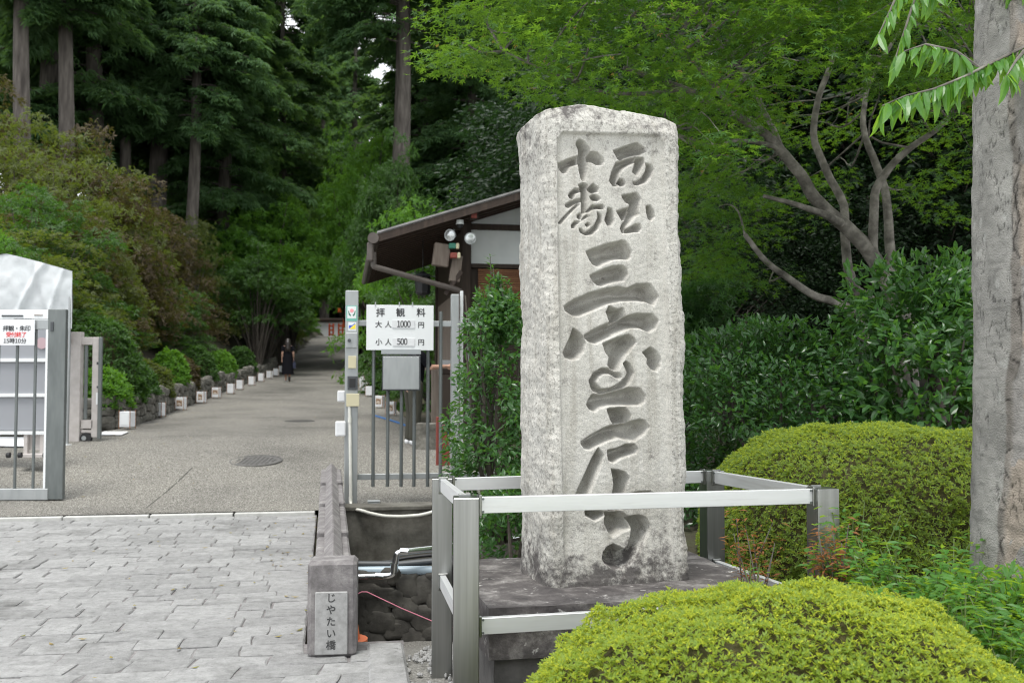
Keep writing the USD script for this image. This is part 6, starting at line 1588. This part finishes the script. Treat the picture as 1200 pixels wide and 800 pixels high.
def bush(u, vt, d, kind, wpx, where):
    x = (u - 600) / F * d
    zb = float(T(x, d))
    h = max(1.0, px(u, vt, d)[2] - zb)
    w_ = wpx / F * d
    sc_ = (w_ / 1.15, w_ / 1.15, h / .95)
    name, lab, mk = KIND[kind]
    label = lab + ' ' + where
    if u < 345 and d < 60 and kind[:4] != 'tall':                                          # stay behind the roadside wall
        x = min(x, float(HX(d)) + .0 - .75 * w_)
        zb = float(T(x, d))
        h = max(1.0, px(u, vt, d)[2] - zb)
        sc_ = (w_ / 1.15, w_ / 1.15, h / .95)
    loc, rz = (x, d, zb - .1), rng.uniform(0, 6.28)
    if kind not in protos:
        protos[kind] = [bush_proto(name, label, M[mk], len(protos) * 7 + 3, loc, rz, sc_, leaf=.13 if kind in ('red', 'olive') else .15, lift=.42 if kind[:4] == 'tall' else 0.0)]
    else:
        copy_of(protos[kind][0], label, loc, rz, sc_)
for row in ((308, 246, 46, 'tall_bright', 150, 'overhanging the walking woman from the left'), (466, 244, 48, 'tall_bright', 150, 'overhanging the far road from the right'), (300, 300, 41, 'tall_green', 110, 'low over the far lanterns'), (322, 212, 60, 'tall_bright', 80, 'left of the road under the centre sky gap'), (296, 175, 54, 'tall_green', 90, 'between the fourth and fifth trunks'), (338, 236, 54, 'tall_bright', 80, 'left of the road beyond the walking woman'), (450, 224, 62, 'tall_green', 90, 'right of the far road behind the gate post'), (380, 176, 98, 'tall_green', 100, 'farther back at the centre'), (424, 166, 50, 'tall_bright', 130, 'left of the big pale trunk'),
            (448, 232, 46, 'tall_bright', 110, 'left of the booth eave, above the price board'), (345, 285, 72, 'tall_green', 50, 'at the road bend'), (405, 270, 100, 'tall_bright', 110, 'beyond the vermilion fence'), (462, 190, 41, 'tall_green', 120, 'hiding the foot of the big pale trunk'), (330, 262, 48, 'tall_green', 90, 'above the far lanterns'), (20, 206, 17.6, 'bright', 150, 'above the white tent at the left edge'), (98, 236, 19.5, 'olive', 190, 'right of the tent roof'), (180, 248, 21.5, 'olive', 170, 'at the middle of the slope above the stone wall'), (55, 185, 22, 'green', 190, 'behind the tent, below the russet shrubs'),
            (25, 92, 27, 'olive', 190, 'highest at the left edge under the twin trunks'), (-40, 60, 29, 'red', 200, 'cut by the left edge of the picture'), (100, 110, 28, 'red', 190, 'on the upper slope under the second trunk from the left'), (160, 150, 30, 'olive', 170, 'on the upper slope under the third trunk from the left'),
            (130, 200, 24, 'red', 170, 'in the middle of the slope'), (205, 185, 30, 'red', 160, 'on the slope left of the fourth trunk'), (222, 250, 25, 'olive', 130, 'above the rounded azaleas'), (250, 205, 34, 'red', 150, 'right of the fourth trunk'), (268, 285, 28, 'red', 130, 'low on the slope beside the lanterns'),
            (275, 232, 40, 'olive', 110, 'on the slope farther up the road'), (290, 265, 36, 'red', 100, 'right end of the russet group'), (300, 318, 33, 'green', 80, 'behind the far lanterns'), (238, 325, 24.5, 'green', 130, 'just behind the rounded azaleas'), (165, 318, 20.5, 'green', 140, 'just behind the folding gate'),
            (110, 318, 18.8, 'green', 130, 'between the tent and the folding gate'), (285, 345, 29.5, 'green', 100, 'above the wall by the sixth lantern'), (288, 300, 43, 'green', 90, 'above the walking woman'), (306, 240, 46, 'green', 90, 'left of the walking woman, beside the road'), (318, 330, 54, 'green', 60, 'low beside the bend of the road'),
            (205, 300, 22.3, 'olive', 120, 'low on the slope near the third lantern'), (345, 340, 66, 'green', 34, 'at the bend beyond the walking woman'), (358, 352, 74, 'bright', 30, 'left of the far plaster wall'), (335, 318, 60, 'olive', 40, 'at the bend above the walking woman'), (0, 250, 18.6, 'green', 150, 'behind the tent at the left edge'), (70, 140, 25, 'olive', 170, 'on the left upper slope'), (300, 210, 50, 'green', 100, 'under the far conifers left of the road'),
            (395, 225, 98, 'green', 110, 'left of the road bend behind the gate post'), (418, 165, 97, 'bright', 140, 'in front of the big pale trunk, left part'), (482, 196, 36, 'bright', 150, 'in front of the foot of the big pale trunk'), (545, 188, 38, 'bright', 120, 'above the booth roof, left one'), (592, 196, 34, 'bright', 110, 'above the booth roof beside the pillar'),
            (505, 236, 31, 'green', 160, 'left of the booth roof'), (372, 270, 99, 'green', 120, 'beyond the far plaster wall'), (515, 225, 33, 'bright', 140, 'close behind the booth roof'), (520, 300, 26, 'green', 130, 'behind the price board'), (462, 300, 56, 'green', 80, 'at the far right of the road')):
    bush(*row)
for k, (u, vt, d, w_, h_, m, lab) in enumerate(((148, 376, 19.3, 110, 95, 'hill_green', 'big rounded azalea above the first lanterns by the stone wall'), (128, 432, 18.4, 70, 45, 'hill_bright', 'low light green clipped shrub right of the folding gate'), (212, 425, 22.8, 66, 40, 'hill_olive', 'rounded olive azalea on the wall by the third lantern'),
                                            (243, 416, 26.5, 46, 40, 'hill_red', 'small dark reddish clipped shrub on the wall'), (233, 414, 25.2, 44, 40, 'hill_bright', 'light green clipped azalea left of the reddish one'), (268, 408, 29.5, 46, 38, 'hill_green', 'dark green clipped azalea by the sixth lantern'), (182, 420, 20.6, 70, 42, 'hill_green', 'dark green mound spilling over the wall by the second lantern'), (290, 412, 33, 36, 30, 'hill_bright', 'small light green mound on the wall by the seventh lantern'), (308, 408, 37, 34, 28, 'hill_green', 'small deep green mound on the wall before the walking woman'))):
    x = (u - 600) / F * d
    h = h_ / F * d
    x = min(x, float(HX(d)) + .3 - w_ / 2 / F * d)
    azalea('rounded_azalea', lab, 'shrub', (x, d, px(u, vt, d)[2] - h), w_ / 2 / F * d, w_ / 2 / F * d, h, M[m], 2600 if w_ > 90 else 1300, .085, 100 + k, bump=.12, p=2.2, core='twigs')

# ---------------------------------------------------------------- conifers
def conifer(label, loc, rz, scale, h, start, rad, nb, seed, m='conifer', bark='bark_pale', tr_r=.36, group=None, per=185, lean=0.0, fan=.4):
    rng = np.random.default_rng(seed)
    t = thing('cypress_tree', label, 'tree', loc, rz, scale, group=group)
    zz_ = np.linspace(0, h, 30)
    cx_ = lean * (zz_ / h) ** 2 * h + .15 * np.sin(zz_ * .25 + seed)
    tp = np.stack([cx_, .12 * np.cos(zz_ * .2 + seed), zz_], 1)
    tp[0, 2] = -1.0
    b_ = MB(); b_.tube(tp, tr_r * (1 - zz_ / h) ** .8 + .03 + .12 * tr_r * np.exp(-zz_), 14); part(t, 'trunk', b_, M[bark], smooth=60)
    br, pos, fw = MB(), [], []
    for k in range(nb):
        f_ = start + (1 - start) * (k + rng.random()) / nb
        z = f_ * h
        a = rng.random() * 6.28
        g_ = (f_ - start) / (1 - start)
        L = rad * (1 - g_ ** 1.4) * rng.uniform(.6, 1.1) * (.55 + .45 * min(1, g_ * 5)) + .4
        d_ = np.array([math.cos(a), math.sin(a), 0])
        o = np.array([np.interp(z, zz_, cx_), 0, z])
        tt = np.linspace(0, 1, 5)
        line = o + d_ * (tt * L)[:, None] + np.array([0, 0, 1.0]) * (.18 * L * tt - .42 * L * tt ** 2)[:, None]
        br.tube(line, np.linspace(.05, .012, 5), 5, caps=False)
        n = int(per * (.35 + .65 * L / rad))
        q = rng.uniform(.2, 1.05, n) ** .8
        c = o + d_ * (q * L)[:, None] + np.array([0, 0, 1.0]) * (.18 * L * q - .42 * L * q ** 2)[:, None]
        lat = rng.normal(0, .26, n) * L * (1.15 - q)
        c = c + np.cross([0, 0, 1.0], d_) * lat[:, None] + rng.normal(0, .12, (n, 3)) - [0, 0, .12]
        pos.append(c)
        sd2 = np.cross([0, 0, 1.0], d_) * np.sign(lat)[:, None] * .7
        fw.append(d_ + sd2 + rng.normal(0, .35, (n, 3)) + [0, 0, -.45])
    pos, fw = np.vstack(pos), np.vstack(fw)
    up = np.array([0, 0, 1.0]) + rng.normal(0, .4, pos.shape)
    part(t, 'branches', br, M[bark]); part(t, 'crown', scatter(FAN, pos, oriented(fw, up), fan * rng.uniform(.6, 1.2, len(pos))), M[m])
    return t
FG = 'cypress trees massed on the hill behind the approach'
def stand(u, d, sc_=1.0):
    x = (u - 600) / F * d
    return (x, d, float(T(x, d)) - .3)
cA = conifer('dark cypress of the forest behind the approach, crown low to the ground', stand(105, 47), .3, 1.0, 27, .12, 4.2, 150, 1, group=FG)
cB = conifer('cypress with bare lower trunk, leftmost trunk at the upper left', stand(22, 33), 0, .95, 27, .34, 3.8, 120, 2, tr_r=.3)
cC = conifer('very thick pale trunk rising over the maples left of the booth', stand(470, 45), .4, 1.0, 33, .46, 5.6, 150, 4, tr_r=.5, lean=-.012, per=190)
cD = conifer('dark tall cypress of the forest behind the approach, crown narrow', stand(180, 56), 0, 1.05, 30, .2, 3.6, 150, 5, group=FG)
for u, d, s_, lab in ((72, 35, .95, 'cypress with bare lower trunk, second trunk from the left'), (141, 43, .85, 'cypress with slender trunk, third trunk from the left'), (222, 42, .9, 'cypress with pale trunk standing above the russet shrubs'), (329, 58, .95, 'cypress with pale trunk near the road, left of the centre gap')):
    copy_of(cB, lab, stand(u, d), u * .1, s_)
rng = np.random.default_rng(120)
for u, d in ((48, 40), (108, 41), (182, 45), (262, 47), (415, 82), (365, 118), (398, 104), (378, 92), (500, 54), (550, 50), (-60, 46), (-20, 52), (45, 50), (150, 50), (200, 60), (245, 53), (270, 66), (275, 80), (325, 140), (360, 150), (395, 138), (430, 135), (455, 125), (500, 70), (520, 58), (545, 66), (575, 54), (600, 64), (630, 52), (660, 60), (690, 50), (720, 58), (410, 150), (560, 92), (610, 90), (760, 48), (800, 55), (850, 45), (910, 50), (980, 44), (1050, 48), (1120, 42), (1200, 46), (300, 100), (230, 95), (160, 85), (80, 75), (10, 70), (-110, 60)):
    s_ = rng.uniform(.85, 1.2)
    src, lab = (cA, 'dark cypress of the forest behind the approach, crown low to the ground') if rng.random() < .55 else (cD, 'dark tall cypress of the forest behind the approach, crown narrow')
    copy_of(src, lab, stand(u, d), rng.uniform(0, 6.28), (s_, s_, s_ * rng.uniform(.9, 1.15)), group=FG)

# ---------------------------------------------------------------- dark evergreens behind the maple
def broad(label, loc, rz, scale, h, rad, nleaf, seed, group=None):
    rng = np.random.default_rng(seed)
    t = thing('evergreen_tree', label, 'tree', loc, rz, scale, group=group)
    npad = 230
    d_ = unit(rng.normal(0, 1, (npad, 3))); d_[:, 2] = np.abs(d_[:, 2]) * 1.5 - .5
    c = d_ * (rng.uniform(.45, 1, npad) ** .6)[:, None] * [rad, rad, h * .5] + [0, 0, h * .52]
    c[:, 2] = np.maximum(c[:, 2], .35)
    L_ = MB(); L_.add(*pads(rng, c, rng.uniform(.5, .95, npad), .14, nleaf // npad, .17, OVAL, up_j=.6, droop=.3)); part(t, 'crown', L_, M['evergreen'])
    b_ = MB(); b_.tube([(0, 0, -.5), (.1, 0, h * .3), (0, .1, h * .6), (0, 0, h * .9)], [.2, .16, .1, .03], 10); part(t, 'trunk', b_, M['bark_dark'], smooth=60)
    br = MB()
    for q in c[rng.choice(npad, 40)]:
        s0 = np.array([0, 0, max(.5, q[2] * .6)]); br.tube([s0, (s0 + q) / 2 + [0, 0, .2], q], [.05, .03, .01], 5, caps=False)
    part(t, 'branches', br, M['bark_dark'])
    return t
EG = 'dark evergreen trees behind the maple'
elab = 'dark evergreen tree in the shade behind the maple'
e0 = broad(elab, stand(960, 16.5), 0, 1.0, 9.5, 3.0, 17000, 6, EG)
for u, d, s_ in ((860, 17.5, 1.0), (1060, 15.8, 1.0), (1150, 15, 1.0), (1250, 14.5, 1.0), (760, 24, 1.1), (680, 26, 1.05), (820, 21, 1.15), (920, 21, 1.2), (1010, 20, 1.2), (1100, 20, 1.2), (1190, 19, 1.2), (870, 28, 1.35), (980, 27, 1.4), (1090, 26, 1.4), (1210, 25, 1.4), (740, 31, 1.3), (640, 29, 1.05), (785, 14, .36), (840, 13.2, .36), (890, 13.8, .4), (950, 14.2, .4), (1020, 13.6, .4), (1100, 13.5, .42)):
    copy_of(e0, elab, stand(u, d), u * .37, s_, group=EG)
